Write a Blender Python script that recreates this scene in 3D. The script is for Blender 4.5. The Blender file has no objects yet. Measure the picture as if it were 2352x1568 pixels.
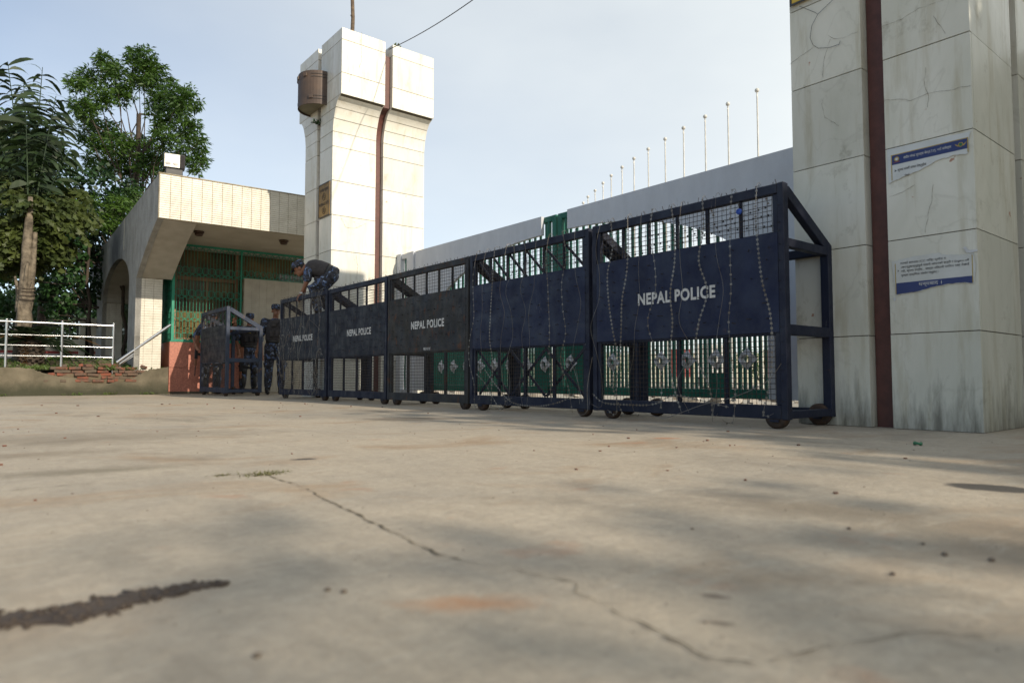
import bpy, bmesh, math, random
import numpy as np
from mathutils import Vector, Matrix, Euler
random.seed(7); rng = np.random.default_rng(11)
S = bpy.context.scene
COL = S.collection
rad = math.radians

# ------------------------------------------------------------------ camera
CAM_H = 0.33; YAW = rad(39.0); FPX = 1568.0; PITCH = math.atan(83.0 / FPX)
cam_d = bpy.data.cameras.new('camera'); cam = bpy.data.objects.new('camera', cam_d); COL.objects.link(cam)
cam.location = (0, 0, CAM_H); cam.rotation_euler = (rad(90) + PITCH, 0, -YAW)
cam_d.lens = 24.0; cam_d.sensor_width = 36.0; cam_d.clip_start = 0.05; cam_d.clip_end = 2000
cam_d.dof.use_dof = True; cam_d.dof.focus_distance = 7.5; cam_d.dof.aperture_fstop = 2.8
S.camera = cam

# ------------------------------------------------------------------ light
SUN_EL = rad(27.0); SUN_H = Vector((-0.15, 1.0, 0)).normalized()
sd = Vector((SUN_H.x * math.cos(SUN_EL), SUN_H.y * math.cos(SUN_EL), -math.sin(SUN_EL)))
sun_d = bpy.data.lights.new('sun', 'SUN'); sun_d.energy = 4.8; sun_d.angle = rad(0.6); sun_d.color = (1.0, 0.88, 0.71)
sun = bpy.data.objects.new('sun', sun_d); COL.objects.link(sun)
sun.rotation_euler = sd.to_track_quat('-Z', 'Y').to_euler(); sun.location = (10, -30, 20)
W = bpy.data.worlds.new('World'); S.world = W; W.use_nodes = True
nt = W.node_tree; nt.nodes.clear()
N = nt.nodes.new; LK = nt.links.new
sky = N('ShaderNodeTexSky'); sky.sky_type = 'NISHITA'; sky.sun_disc = False
sky.sun_elevation = SUN_EL; sky.sun_rotation = math.atan2(-SUN_H.x, -SUN_H.y)
sky.air_density = 1.0; sky.dust_density = 1.0; sky.ozone_density = 1.0; sky.altitude = 1300
tc = N('ShaderNodeTexCoord'); mp = N('ShaderNodeMapping'); mp.inputs['Scale'].default_value = (1.0, 1.0, 2.2); mp.inputs['Location'].default_value = (0.35, 0.2, 0.1)
n1 = N('ShaderNodeTexNoise'); n1.inputs['Scale'].default_value = 1.3; n1.inputs['Detail'].default_value = 5; n1.inputs['Roughness'].default_value = 0.5
# a thin cloud veil over the whole sky, thicker towards the east side
dt = N('ShaderNodeVectorMath'); dt.operation = 'DOT_PRODUCT'; dt.inputs[1].default_value = (math.cos(YAW), -math.sin(YAW), -0.15)
ma = N('ShaderNodeMath'); ma.operation = 'MULTIPLY_ADD'; ma.inputs[1].default_value = 0.74; ma.inputs[2].default_value = 0.69
mb = N('ShaderNodeMath'); mb.operation = 'MULTIPLY_ADD'; mb.inputs[1].default_value = 0.75; mb.inputs[2].default_value = -0.375
mc = N('ShaderNodeMath'); mc.operation = 'ADD'; mc.use_clamp = True
mx = N('ShaderNodeMixRGB'); mx.inputs[2].default_value = (6.55, 6.85, 6.75, 1)
bg = N('ShaderNodeBackground'); bg.inputs['Strength'].default_value = 0.15
wo = N('ShaderNodeOutputWorld')
LK(tc.outputs['Generated'], mp.inputs['Vector']); LK(mp.outputs['Vector'], n1.inputs['Vector'])
LK(tc.outputs['Generated'], dt.inputs[0]); LK(dt.outputs['Value'], ma.inputs[0]); LK(n1.outputs['Fac'], mb.inputs[0]); LK(ma.outputs[0], mc.inputs[0]); LK(mb.outputs[0], mc.inputs[1])
LK(mc.outputs[0], mx.inputs[0]); LK(sky.outputs['Color'], mx.inputs[1]); LK(mx.outputs['Color'], bg.inputs['Color']); LK(bg.outputs['Background'], wo.inputs['Surface'])
S.view_settings.view_transform = 'Standard'; S.view_settings.look = 'None'; S.view_settings.exposure = 0.05; S.view_settings.gamma = 1.0
S.render.engine = 'CYCLES'; S.cycles.use_denoising = True
S.cycles.max_bounces = 6; S.cycles.transparent_max_bounces = 8

# ------------------------------------------------------------------ pixel -> position (pixels of a 2352 x 1568 view)
_fw = Vector((math.sin(YAW) * math.cos(PITCH), math.cos(YAW) * math.cos(PITCH), math.sin(PITCH)))
_rt = Vector((math.cos(YAW), -math.sin(YAW), 0)); _up = _rt.cross(_fw); _C = Vector((0, 0, CAM_H))
def ray(px, py): return _fw + _rt * ((px - 1176) / FPX) - _up * ((py - 784) / FPX)
def atD(px, py, d): return _C + ray(px, py) * d
def onX(px, py, x): r = ray(px, py); return _C + r * (x / r.x)
def onY(px, py, y): r = ray(px, py); return _C + r * (y / r.y)
def onZ(px, py, z=0.0): r = ray(px, py); return _C + r * ((z - CAM_H) / r.z)

# ------------------------------------------------------------------ materials
MATS = {}
def srgb(*c): return tuple((x / 12.92 if x <= 0.04045 else ((x + 0.055) / 1.055) ** 2.4) for x in c)
class NB:
    def __init__(s, name):
        s.m = bpy.data.materials.new(name); s.m.use_nodes = True; s.t = s.m.node_tree; s.t.nodes.clear()
        s.out = s.n('ShaderNodeOutputMaterial'); s.b = s.n('ShaderNodeBsdfPrincipled'); s.l(s.b.outputs[0], s.out.inputs['Surface'])
        s.geo = s.n('ShaderNodeNewGeometry'); s.oi = None
        MATS[name] = s.m
    def n(s, k): return s.t.nodes.new(k)
    def l(s, a, b): s.t.links.new(a, b)
    def pos(s, scale=(1, 1, 1), loc=(0, 0, 0), rot=(0, 0, 0)):
        m = s.n('ShaderNodeMapping'); m.inputs['Scale'].default_value = scale; m.inputs['Location'].default_value = loc; m.inputs['Rotation'].default_value = rot
        s.l(s.geo.outputs['Position'], m.inputs['Vector']); return m.outputs['Vector']
    def noise(s, scale, detail=5, rough=0.55, vec=None, dist=0.0):
        t = s.n('ShaderNodeTexNoise'); t.inputs['Scale'].default_value = scale; t.inputs['Detail'].default_value = detail; t.inputs['Roughness'].default_value = rough; t.inputs['Distortion'].default_value = dist
        s.l(vec if vec is not None else s.geo.outputs['Position'], t.inputs['Vector']); return t.outputs['Fac']
    def ramp(s, fac, lo, hi, c0=0.0, c1=1.0):
        r = s.n('ShaderNodeMapRange'); r.inputs['From Min'].default_value = lo; r.inputs['From Max'].default_value = hi; r.inputs['To Min'].default_value = c0; r.inputs['To Max'].default_value = c1
        s.l(fac, r.inputs['Value']); return r.outputs['Result']
    def mix(s, fac, a, b, mode='MIX'):
        m = s.n('ShaderNodeMixRGB'); m.blend_type = mode
        if isinstance(fac, (int, float)): m.inputs[0].default_value = fac
        else: s.l(fac, m.inputs[0])
        for i, v in ((1, a), (2, b)):
            if isinstance(v, tuple): m.inputs[i].default_value = (*v[:3], 1)
            else: s.l(v, m.inputs[i])
        return m.outputs[0]
    def math(s, op, a, b=0.0):
        m = s.n('ShaderNodeMath'); m.operation = op
        for i, v in ((0, a), (1, b)):
            if isinstance(v, (int, float)): m.inputs[i].default_value = v
            else: s.l(v, m.inputs[i])
        return m.outputs[0]
    def bump(s, h, strength=0.3, dist=0.01):
        b = s.n('ShaderNodeBump'); b.inputs['Strength'].default_value = strength; b.inputs['Distance'].default_value = dist
        s.l(h, b.inputs['Height']); s.l(b.outputs[0], s.b.inputs['Normal'])
    def fin(s, col, rough=0.7, metal=0.0, spec=0.5):
        if isinstance(col, tuple): s.b.inputs['Base Color'].default_value = (*col[:3], 1)
        else: s.l(col, s.b.inputs['Base Color'])
        if isinstance(rough, (int, float)): s.b.inputs['Roughness'].default_value = rough
        else: s.l(rough, s.b.inputs['Roughness'])
        s.b.inputs['Metallic'].default_value = metal; s.b.inputs['Specular IOR Level'].default_value = spec
        return s.m
    def objrand(s):
        o = s.n('ShaderNodeObjectInfo'); return o.outputs['Random']

def basic(name, c, c2=None, scale=6, rough=0.7, metal=0.0, bump=0.0, bscale=60, spec=0.5, lo=0.35, hi=0.65):
    b = NB(name); c2 = c2 or tuple(x * 0.72 for x in c)
    col = b.mix(b.ramp(b.noise(scale), lo, hi), c, c2)
    if bump: b.bump(b.noise(bscale, 4), bump, 0.01)
    return b.fin(col, rough, metal, spec)

def painted(name, c, rust=0.62, dust=0.25, rustc=(0.085, 0.036, 0.016), rough=0.45, stretch=1.0, c2=None):
    b = NB(name)
    v = b.pos((1, 1, 0.35)); base = b.mix(b.ramp(b.noise(5, 4, 0.6, v), 0.35, 0.7), c, c2 or tuple(x * 0.7 for x in c))
    du = b.ramp(b.noise(14, 6, 0.7, b.pos((1, 1, 0.5), (3, 1, 2))), 0.52, 0.85, 0, dust)
    base = b.mix(du, base, (0.17, 0.165, 0.15))
    r = b.ramp(b.noise(9, 7, 0.68, b.pos((1, 1, 0.6), (9, 4, 1))), rust, rust + 0.09)
    col = b.mix(r, base, rustc)
    sc = b.ramp(b.noise(30, 3, 0.6, b.pos((1, 1, 0.12), (5, 2, 8))), 0.71, 0.76, 0, 0.5)
    col = b.mix(sc, col, (0.22, 0.22, 0.22))
    b.bump(b.math('ADD', b.noise(45, 5), b.math('MULTIPLY', b.noise(2.2, 3), 9.0)), 0.35, 0.004)
    return b.fin(col, b.ramp(b.noise(7, 4), 0.3, 0.7, rough - 0.08, rough + 0.3), 0, 0.35)

def make_ground():
    b = NB('ground_concrete')
    v2 = b.pos((0.9, 1.0, 1)); 
    big = b.noise(0.55, 5, 0.55, v2, 0.6); med = b.noise(3.2, 6, 0.62); fine = b.noise(38, 5, 0.7)
    c = b.mix(b.ramp(big, 0.35, 0.68), (0.475, 0.398, 0.298), (0.315, 0.285, 0.238))
    c = b.mix(b.ramp(med, 0.38, 0.70, 0, 0.6), c, (0.495, 0.430, 0.335))
    st = b.noise(1.15, 5, 0.6, b.pos((1.0, 1.4, 1), (4.2, 1.7, 0)), 0.8)
    c = b.mix(b.ramp(st, 0.54, 0.72, 0, 0.8), c, (0.330, 0.215, 0.120))
    dk = b.noise(0.9, 6, 0.66, b.pos((1.2, 0.8, 1), (11.2, 6.7, 0)), 0.5)
    c = b.mix(b.ramp(dk, 0.55, 0.70, 0, 0.65), c, (0.165, 0.142, 0.108))
    og = b.noise(2.4, 4, 0.6, b.pos((1, 1, 1), (31, 7, 0)))
    c = b.mix(b.ramp(og, 0.64, 0.74, 0, 0.65), c, (0.42, 0.19, 0.09))
    str1 = b.noise(5.5, 6, .7, b.pos((2.6, .55, 1), (2, 9, 0), (0, 0, rad(24))), .5); c = b.mix(b.ramp(str1, .50, .70, 0, .32), c, (.225, .18, .13))
    str2 = b.noise(7.5, 6, .7, b.pos((.5, 2.4, 1), (12, 4, 0), (0, 0, rad(-12))), .5); c = b.mix(b.ramp(str2, .54, .72, 0, .45), c, (.54, .49, .40))
    mot = b.noise(15, 6, .75, None, .3); c = b.mix(b.ramp(mot, .44, .68, 0, .32), c, (.24, .205, .155)); pit = b.noise(60, 4, .75); c = b.mix(b.ramp(pit, .60, .72, 0, .45), c, (.12, .10, .078))
    c = b.mix(b.ramp(fine, 0.30, 0.72, 0.0, 0.4), c, (0.20, 0.172, 0.135))
    def spot(c, px, py, rx, ry, col, amt, soft=.35, k=.5):
        """a stain with an irregular edge; px, py: its centre in the view, rx/ry: half size across / along the view in metres"""
        p = onZ(px, py); a = math.atan2(p.x, p.y)
        m = b.n('ShaderNodeMapping'); m.vector_type = 'TEXTURE'; m.inputs['Location'].default_value = (p.x, p.y, 0); m.inputs['Rotation'].default_value = (0, 0, -a); m.inputs['Scale'].default_value = (rx, ry, 1); b.l(b.geo.outputs['Position'], m.inputs['Vector'])
        ln = b.n('ShaderNodeVectorMath'); ln.operation = 'LENGTH'; b.l(m.outputs[0], ln.inputs[0])
        d = b.math('ADD', ln.outputs['Value'], b.math('MULTIPLY', b.math('SUBTRACT', b.noise(9 / max(rx, ry) ** .5, 5, .65), .5), k * 2)); return b.mix(b.ramp(d, 1.0, 1.0 - soft, 0, amt), c, col)
    c = spot(c, 1080, 1385, .13, .05, (.40, .205, .10), .75, .9, .7); c = spot(c, 930, 962, .42, .30, (.15, .125, .095), .85, .5, .5)
    c = spot(c, 150, 1008, 1.3, .6, (.20, .165, .12), .6, .8, .8); c = spot(c, 190, 1082, .45, .13, (.17, .145, .10), .7, .8, .7); c = spot(c, 60, 1045, .5, .2, (.20, .16, .11), .6, .8, .8)
    c = spot(c, 1640, 1368, .03, .014, (.15, .11, .08), .8, .6, .6); c = spot(c, 1650, 1430, .03, .012, (.17, .135, .10), .8, .6, .6); c = spot(c, 2280, 1120, .135, .085, (.055, .05, .045), .95, .22, .25)
    c = spot(c, 697, 1054, .06, .035, (.05, .045, .04), .9, .3, .4); c = spot(c, 1380, 990, .5, .22, (.22, .185, .14), .6, .8, .7); c = spot(c, 1900, 1170, .25, .10, (.20, .165, .12), .55, .8, .8); c = spot(c, 1530, 1006, .10, .05, (.42, .17, .075), .75, .6, .6)
    grit = b.noise(160, 3, .8); c = b.mix(b.ramp(grit, .58, .72, 0, .45), c, (.13, .115, .095)); c = b.mix(b.ramp(b.noise(110, 3, .8, b.pos((1, 1, 1), (3, 5, 1))), .62, .74, 0, .5), c, (.56, .52, .45))
    sp = b.n('ShaderNodeTexVoronoi'); sp.inputs['Scale'].default_value = 26; b.l(b.geo.outputs['Position'], sp.inputs['Vector'])
    spk = b.math('LESS_THAN', sp.outputs['Distance'], b.ramp(b.noise(2.2, 3), 0.55, 0.8, 0.0, 0.16))
    c = b.mix(b.math('MULTIPLY', spk, 0.75), c, (0.07, 0.06, 0.05))
    h = b.math('ADD', b.math('MULTIPLY', fine, 0.5), b.math('MULTIPLY', med, 0.7)); h = b.math('ADD', h, b.math('MULTIPLY', grit, .25)); h = b.math('ADD', h, b.math('MULTIPLY', mot, .6))
    b.bump(h, 0.5, 0.012)
    return b.fin(c, b.ramp(med, 0.3, 0.7, 0.62, 0.85), 0, 0.35)

def make_marble(name, base, dirt, amount, seed):
    b = NB(name)
    rnd = b.objrand()
    shade = b.ramp(rnd, 0, 1, 0.86, 1.04)
    v = b.pos((1, 1, 0.45), (seed, 2, 1)); cl = b.noise(2.2, 6, 0.62, v, 0.7)
    c = b.mix(b.ramp(cl, 0.34, 0.68), base, tuple(x * y for x, y in zip(base, (0.82, 0.83, 0.80))))
    ve = b.n('ShaderNodeTexNoise'); ve.inputs['Scale'].default_value = 1.5; ve.inputs['Detail'].default_value = 7; ve.inputs['Distortion'].default_value = 1.4
    b.l(b.pos((1, 1, 0.7), (seed * 2, 5, 3)), ve.inputs['Vector'])
    vein = b.math('SUBTRACT', 1.0, b.ramp(b.math('ABSOLUTE', b.math('SUBTRACT', ve.outputs['Fac'], 0.5)), 0.0, 0.012))
    c = b.mix(b.math('MULTIPLY', vein, 0.13), c, tuple(x * 0.45 for x in dirt))
    stk = b.noise(9, 5, 0.65, b.pos((1, 1, 0.12), (seed, 9, 4)))
    c = b.mix(b.ramp(stk, 0.52, 0.8, 0, amount), c, dirt)
    bl = b.noise(3.3, 6, 0.7, b.pos((1, 1, 0.8), (seed + 7, 1, 6)))
    c = b.mix(b.ramp(bl, 0.60, 0.78, 0, amount), c, tuple(x * 0.55 for x in dirt))
    sp = b.noise(11, 3, 0.5, b.pos((1, 1, 1), (seed + 3, 8, 2)))
    c = b.mix(b.ramp(sp, 0.735, 0.76, 0, amount), c, (0.33, 0.13, 0.06))
    if seed > 10:   # splash dirt near the ground
        sx = b.n('ShaderNodeSeparateXYZ'); b.l(b.geo.outputs['Position'], sx.inputs[0]); lowz = b.math('ADD', sx.outputs['Z'], b.math('MULTIPLY', b.noise(12, 5, .7, b.pos((1, 1, .15), (2, 3, 1))), -1.1))
        c = b.mix(b.ramp(lowz, -.28, -.65, 0, .8), c, (.075, .066, .045))
    hsv = b.n('ShaderNodeHueSaturation'); b.l(c, hsv.inputs['Color']); b.l(shade, hsv.inputs['Value'])
    b.bump(b.noise(18, 4), 0.12, 0.006)
    return b.fin(hsv.outputs['Color'], b.ramp(cl, 0.3, 0.7, 0.32, 0.55), 0, 0.45)

def make_camo():
    b = NB('blue_camouflage')
    v = b.pos((1, 1, 0.75)); a = b.noise(15, 2, 0.5, v, 0.9); d = b.noise(17, 2, 0.5, b.pos((1, 1, 0.8), (4, 7, 2)), 0.9)
    c = b.mix(b.math('GREATER_THAN', a, 0.49), (0.035, 0.036, 0.048), (0.014, 0.015, 0.02))
    c = b.mix(b.math('GREATER_THAN', d, 0.585), c, (0.075, 0.115, 0.225))
    c = b.mix(b.math('GREATER_THAN', b.noise(20, 2, 0.5, b.pos((1, 1, 1), (14, 3, 9)), 0.8), 0.65), c, (0.19, 0.25, 0.36))
    b.bump(b.noise(14, 4), 0.5, 0.02)
    return b.fin(c, 0.85)

def make_leaf(name, c1, c2, tr=0.25, scale=1.2, rough=0.5):
    b = NB(name); v = b.noise(scale, 3); w = b.noise(9, 2)
    c = b.mix(b.ramp(v, 0.35, 0.65), c1, c2); c = b.mix(b.ramp(w, 0.55, 0.8, 0, 0.6), c, tuple(x * 1.7 for x in c1))
    b.fin(c, rough, 0, 0.35)
    t = b.n('ShaderNodeBsdfTranslucent'); b.l(c, t.inputs['Color']); ms = b.n('ShaderNodeMixShader'); ms.inputs[0].default_value = tr
    b.l(b.b.outputs[0], ms.inputs[1]); b.l(t.outputs[0], ms.inputs[2]); b.l(ms.outputs[0], b.out.inputs['Surface'])
    return b.m

M = {}
M['ground'] = make_ground()
M['marble'] = make_marble('tower_marble', (0.76, 0.74, 0.675), (0.46, 0.385, 0.25), 0.6, 1.0)
M['marble_dirty'] = make_marble('pillar_marble', (0.66, 0.645, 0.565), (0.38, 0.335, 0.215), 0.85, 17.0)
M['joint'] = basic('joint_dirt', (0.09, 0.075, 0.05), rough=0.95)
M['brown'] = basic('brown_granite', (0.115, 0.040, 0.031), (0.080, 0.029, 0.023), 14, 0.55)
M['redstrip'] = basic('red_granite_strip', (0.33, 0.115, 0.075), (0.25, 0.085, 0.055), 14, 0.6)
M['navy'] = painted('navy_paint', (0.0085, 0.0125, 0.031), 0.65, 0.10, rough=.5)
M['navy_panel'] = painted('navy_panel_paint', (0.0085, 0.0150, 0.047), 0.675, 0.09, rough=0.48)
M['navy_worn'] = painted('worn_navy_paint', (0.012, 0.016, 0.028), 0.62, 0.34, rough=0.55)
M['navy_grey'] = painted('greyed_navy_paint', (0.036, 0.048, 0.078), 0.60, 0.30, (0.16, 0.09, 0.04), 0.55)
M['rusty'] = painted('rusty_brown_paint', (0.034, 0.032, 0.028), 0.565, 0.24, (0.085, 0.036, 0.018), 0.6, c2=(0.012, 0.018, 0.03))
M['wheel'] = basic('rusty_wheel_steel', (0.075, 0.042, 0.024), (0.035, 0.024, 0.018), 18, 0.75, 0.2, 0.3)
M['mesh'] = basic('dark_mesh_wire', (0.022, 0.021, 0.022), (0.05, 0.035, 0.025), 12, 0.6, 0.3)
M['razor'] = basic('galvanised_razor_wire', (0.25, 0.24, 0.22), (0.13, 0.10, 0.07), 7, 0.45, 0.55)
M['spike'] = basic('rusty_nail', (0.03, 0.026, 0.026), rough=0.6, metal=0.3)
M['white_ink'] = basic('white_lettering_paint', (0.60, 0.60, 0.58), (0.45, 0.45, 0.44), 25, 0.6)
M['black_ink'] = basic('black_ink', (0.02, 0.02, 0.025))
M['gate_white'] = painted('white_gate_paint', (0.56, 0.575, 0.61), 0.715, 0.12, (0.20, 0.09, 0.05), 0.4, c2=(0.50, 0.515, 0.55))
M['gate_green'] = painted('green_gate_paint', (0.008, 0.125, 0.085), 0.74, 0.06, rough=0.4)
M['ornament'] = basic('white_enamel', (0.66, 0.67, 0.68), (0.48, 0.49, 0.50), 9, 0.35)
M['grille'] = painted('green_grille_paint', (0.030, 0.26, 0.165), 0.78, 0.05, rough=0.4)
M['tile'] = basic('cream_tile', (0.66, 0.625, 0.54), (0.55, 0.515, 0.43), 5, 0.4, bump=0.05)
M['tile_grout'] = basic('tile_grout', (0.40, 0.355, 0.27), (0.24, 0.20, 0.13), 8, 0.9)
def make_sidewall():
    b = NB('grey_textured_wall'); c = b.mix(b.ramp(b.noise(3.0, 5, .6), .35, .65), (.36, .355, .33), (.25, .245, .225))
    st = b.noise(7, 4, .6, b.pos((1, 1, .15))); c = b.mix(b.ramp(st, .5, .8, 0, .35), c, (.16, .155, .14))
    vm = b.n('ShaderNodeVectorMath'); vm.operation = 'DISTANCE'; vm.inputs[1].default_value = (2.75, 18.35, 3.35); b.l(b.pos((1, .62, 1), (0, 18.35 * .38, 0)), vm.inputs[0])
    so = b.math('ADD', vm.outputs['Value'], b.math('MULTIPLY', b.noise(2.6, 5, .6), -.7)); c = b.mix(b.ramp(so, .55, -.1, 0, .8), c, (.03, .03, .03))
    b.bump(b.noise(26, 5, .6, b.pos((1, .4, 1))), .8, .02); return b.fin(c, .85)
M['side_wall'] = make_sidewall()
M['greytile'] = basic('grey_wall_tile', (0.42, 0.385, 0.31), (0.35, 0.32, 0.255), 5, 0.5)
M['soffit'] = basic('soffit_plaster', (0.44, 0.40, 0.33), (0.38, 0.34, 0.27), 2.5, 0.85)
M['plaster'] = basic('pier_plaster', (0.46, 0.43, 0.37), (0.38, 0.35, 0.29), 4, 0.85)
M['granite'] = basic('red_granite', (0.42, 0.155, 0.10), (0.30, 0.105, 0.07), 34, 0.5, lo=0.42, hi=0.6)
M['wood'] = basic('brown_window_frame', (0.24, 0.125, 0.06), (0.18, 0.09, 0.04), 7, 0.5)
M['steel'] = basic('stainless_steel', (0.62, 0.62, 0.62), (0.52, 0.52, 0.52), 5, 0.22, 0.95)
def make_brick():
    b = NB('red_brick'); r = b.objrand(); c = b.mix(b.ramp(r, .15, .85), (.20, .062, .036), (.105, .078, .055)); c = b.mix(b.ramp(b.noise(9, 5, .65), .42, .66), c, (.075, .06, .045)); b.bump(b.noise(40, 4), .6, .01); return b.fin(c, .95)
M['brick'] = make_brick()
M['lowwall'] = None
M['soil'] = basic('dry_soil', (0.13, 0.10, 0.065), (0.09, 0.075, 0.045), 6, 0.95, bump=0.6, bscale=20)
M['cream'] = basic('cream_wall_paint', (0.52, 0.49, 0.40), (0.45, 0.42, 0.33), 2, 0.85)
M['redband'] = basic('red_band_paint', (0.30, 0.055, 0.05), rough=0.8)
M['whiteband'] = basic('white_band_paint', (0.60, 0.58, 0.56), rough=0.8)
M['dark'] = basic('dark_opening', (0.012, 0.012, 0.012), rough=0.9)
M['teal'] = basic('teal_paint', (0.02, 0.11, 0.12), (0.015, 0.085, 0.095), 3, 0.6)
M['brass'] = basic('brass_plaque', (0.30, 0.18, 0.045), (0.20, 0.12, 0.04), 9, 0.45, 0.35)
M['brass_bright'] = basic('gold_plaque', (0.62, 0.42, 0.05), rough=0.45)
M['drum'] = basic('brown_drum_metal', (0.105, 0.070, 0.050), (0.070, 0.050, 0.040), 5, 0.6, 0.1)
M['drum_in'] = basic('drum_underside', (0.20, 0.18, 0.12), rough=0.8)
M['pole_white'] = basic('white_pole_paint', (0.62, 0.61, 0.57), rough=0.5)
M['pole_wood'] = basic('weathered_pole', (0.16, 0.115, 0.075), (0.09, 0.065, 0.045), 16, 0.9)
M['cable'] = basic('black_cable', (0.02, 0.02, 0.022), rough=0.6)
M['cable_grey'] = basic('grey_cable', (0.30, 0.29, 0.26), rough=0.6)
M['lamp_black'] = basic('lamp_housing', (0.03, 0.03, 0.032), (0.05, 0.05, 0.05), 9, 0.5)
M['lamp_brown'] = basic('brown_ceiling_lamp', (0.065, 0.033, 0.018), rough=0.5)
M['reflector'] = basic('lamp_reflector', (0.72, 0.72, 0.62), (0.55, 0.55, 0.46), 9, 0.3, 0.4)
M['paper'] = basic('printed_paper', (0.58, 0.60, 0.60), (0.52, 0.54, 0.53), 8, 0.5)
M['paper2'] = basic('notice_paper', (0.56, 0.57, 0.55), (0.49, 0.50, 0.47), 8, 0.5)
M['blue_ink'] = basic('dark_blue_print', (0.016, 0.030, 0.13), (0.02, 0.035, 0.14), 8, 0.45)
M['gold_ink'] = basic('gold_print', (0.42, 0.30, 0.07), rough=0.5)
M['paper_torn'] = basic('torn_white_paper', (0.66, 0.67, 0.68), rough=0.8)
M['skin'] = basic('brown_skin', (0.235, 0.105, 0.058), (0.19, 0.085, 0.048), 12, 0.55)
M['camo'] = make_camo()
M['vest'] = basic('black_vest_fabric', (0.018, 0.016, 0.018), (0.028, 0.025, 0.026), 30, 0.9, bump=0.4, bscale=40)
M['vest_grey'] = basic('dark_grey_vest_fabric', (0.036, 0.032, 0.034), (0.05, 0.045, 0.045), 30, 0.9, bump=0.4, bscale=40)
M['boot'] = basic('black_boot_leather', (0.012, 0.012, 0.012), rough=0.45)
M['hair'] = basic('black_hair', (0.012, 0.010, 0.009), rough=0.8)
M['yellow_ink'] = basic('yellow_print', (0.62, 0.45, 0.03), rough=0.7)
M['watch'] = basic('watch_metal', (0.6, 0.6, 0.58), rough=0.3, metal=0.7)
M['rifle_wood'] = basic('rifle_wood', (0.17, 0.06, 0.025), rough=0.5)
M['gun'] = basic('gun_metal', (0.02, 0.02, 0.022), rough=0.4, metal=0.5)
M['bark'] = basic('palm_bark', (0.20, 0.165, 0.12), (0.055, 0.045, 0.032), 9, 0.9, bump=0.7, bscale=22)
M['bark_dark'] = basic('tree_bark', (0.075, 0.055, 0.040), (0.045, 0.035, 0.028), 8, 0.95, bump=0.5)
M['leaf_tree'] = make_leaf('tree_leaves', (0.060, 0.120, 0.016), (0.030, 0.072, 0.011), 0.30)
M['leaf_palm'] = make_leaf('fishtail_palm_leaves', (0.026, 0.048, 0.014), (0.010, 0.022, 0.008), 0.18, 2.5)
M['leaf_olive'] = make_leaf('olive_leaves', (0.066, 0.086, 0.020), (0.034, 0.052, 0.014), 0.25, 3.0)
M['leaf_dark'] = make_leaf('dark_creeper_leaves', (0.022, 0.058, 0.016), (0.009, 0.026, 0.008), 0.2)
M['leaf_creeper'] = make_leaf('creeper_leaves', (0.040, 0.098, 0.026), (0.018, 0.050, 0.014), 0.2)
M['leaf_cycas'] = make_leaf('cycad_leaves', (0.024, 0.046, 0.014), (0.012, 0.026, 0.010), 0.15)
M['leaf_dry'] = make_leaf('dry_leaves', (0.30, 0.145, 0.035), (0.20, 0.10, 0.03), 0.15)
M['grass'] = make_leaf('grass_blades', (0.070, 0.135, 0.022), (0.085, 0.105, 0.035), 0.25, 3.0)
M['mud'] = basic('wet_mud', (0.040, 0.028, 0.020), (0.070, 0.050, 0.035), 14, 0.72, bump=0.6, bscale=60)
M['pebble'] = basic('pebble_stone', (0.09, 0.07, 0.055), (0.20, 0.16, 0.12), 20, 0.9)
M['rubble'] = basic('pale_rubble', (0.48, 0.45, 0.41), (0.20, 0.17, 0.14), 3.0, 0.9, bump=0.5)
M['inner_ground'] = basic('inner_yard_ground', (0.36, 0.33, 0.28), (0.28, 0.25, 0.21), 1.5, 0.9, bump=0.4)
M['plastic_green'] = basic('green_plastic', (0.02, 0.16, 0.07), rough=0.4)
M['plastic_blue'] = basic('blue_plastic', (0.02, 0.08, 0.42), rough=0.4)
def make_glass():
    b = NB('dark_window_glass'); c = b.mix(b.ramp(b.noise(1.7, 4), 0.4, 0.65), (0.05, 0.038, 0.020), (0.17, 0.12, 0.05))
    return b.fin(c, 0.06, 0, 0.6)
M['glass'] = make_glass()
def make_lowwall():
    b = NB('stained_wall_plaster')
    c = b.mix(b.ramp(b.noise(3, 6, 0.65), 0.35, 0.66), (0.155, 0.132, 0.092), (0.085, 0.073, 0.048))
    sep = b.n('ShaderNodeSeparateXYZ'); b.l(b.geo.outputs['Position'], sep.inputs[0])
    low = b.math('ADD', sep.outputs['Z'], b.math('MULTIPLY', b.noise(4, 5, 0.65), -0.28))
    c = b.mix(b.ramp(low, 0.16, -0.06, 0, 0.9), c, (0.030, 0.032, 0.017))
    c = b.mix(b.ramp(b.noise(13, 4, 0.7), 0.68, 0.74, 0, 0.6), c, (0.36, 0.34, 0.29))
    b.bump(b.noise(16, 6, 0.65), 0.6, 0.02)
    return b.fin(c, 0.9)
M['lowwall'] = make_lowwall()

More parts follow.
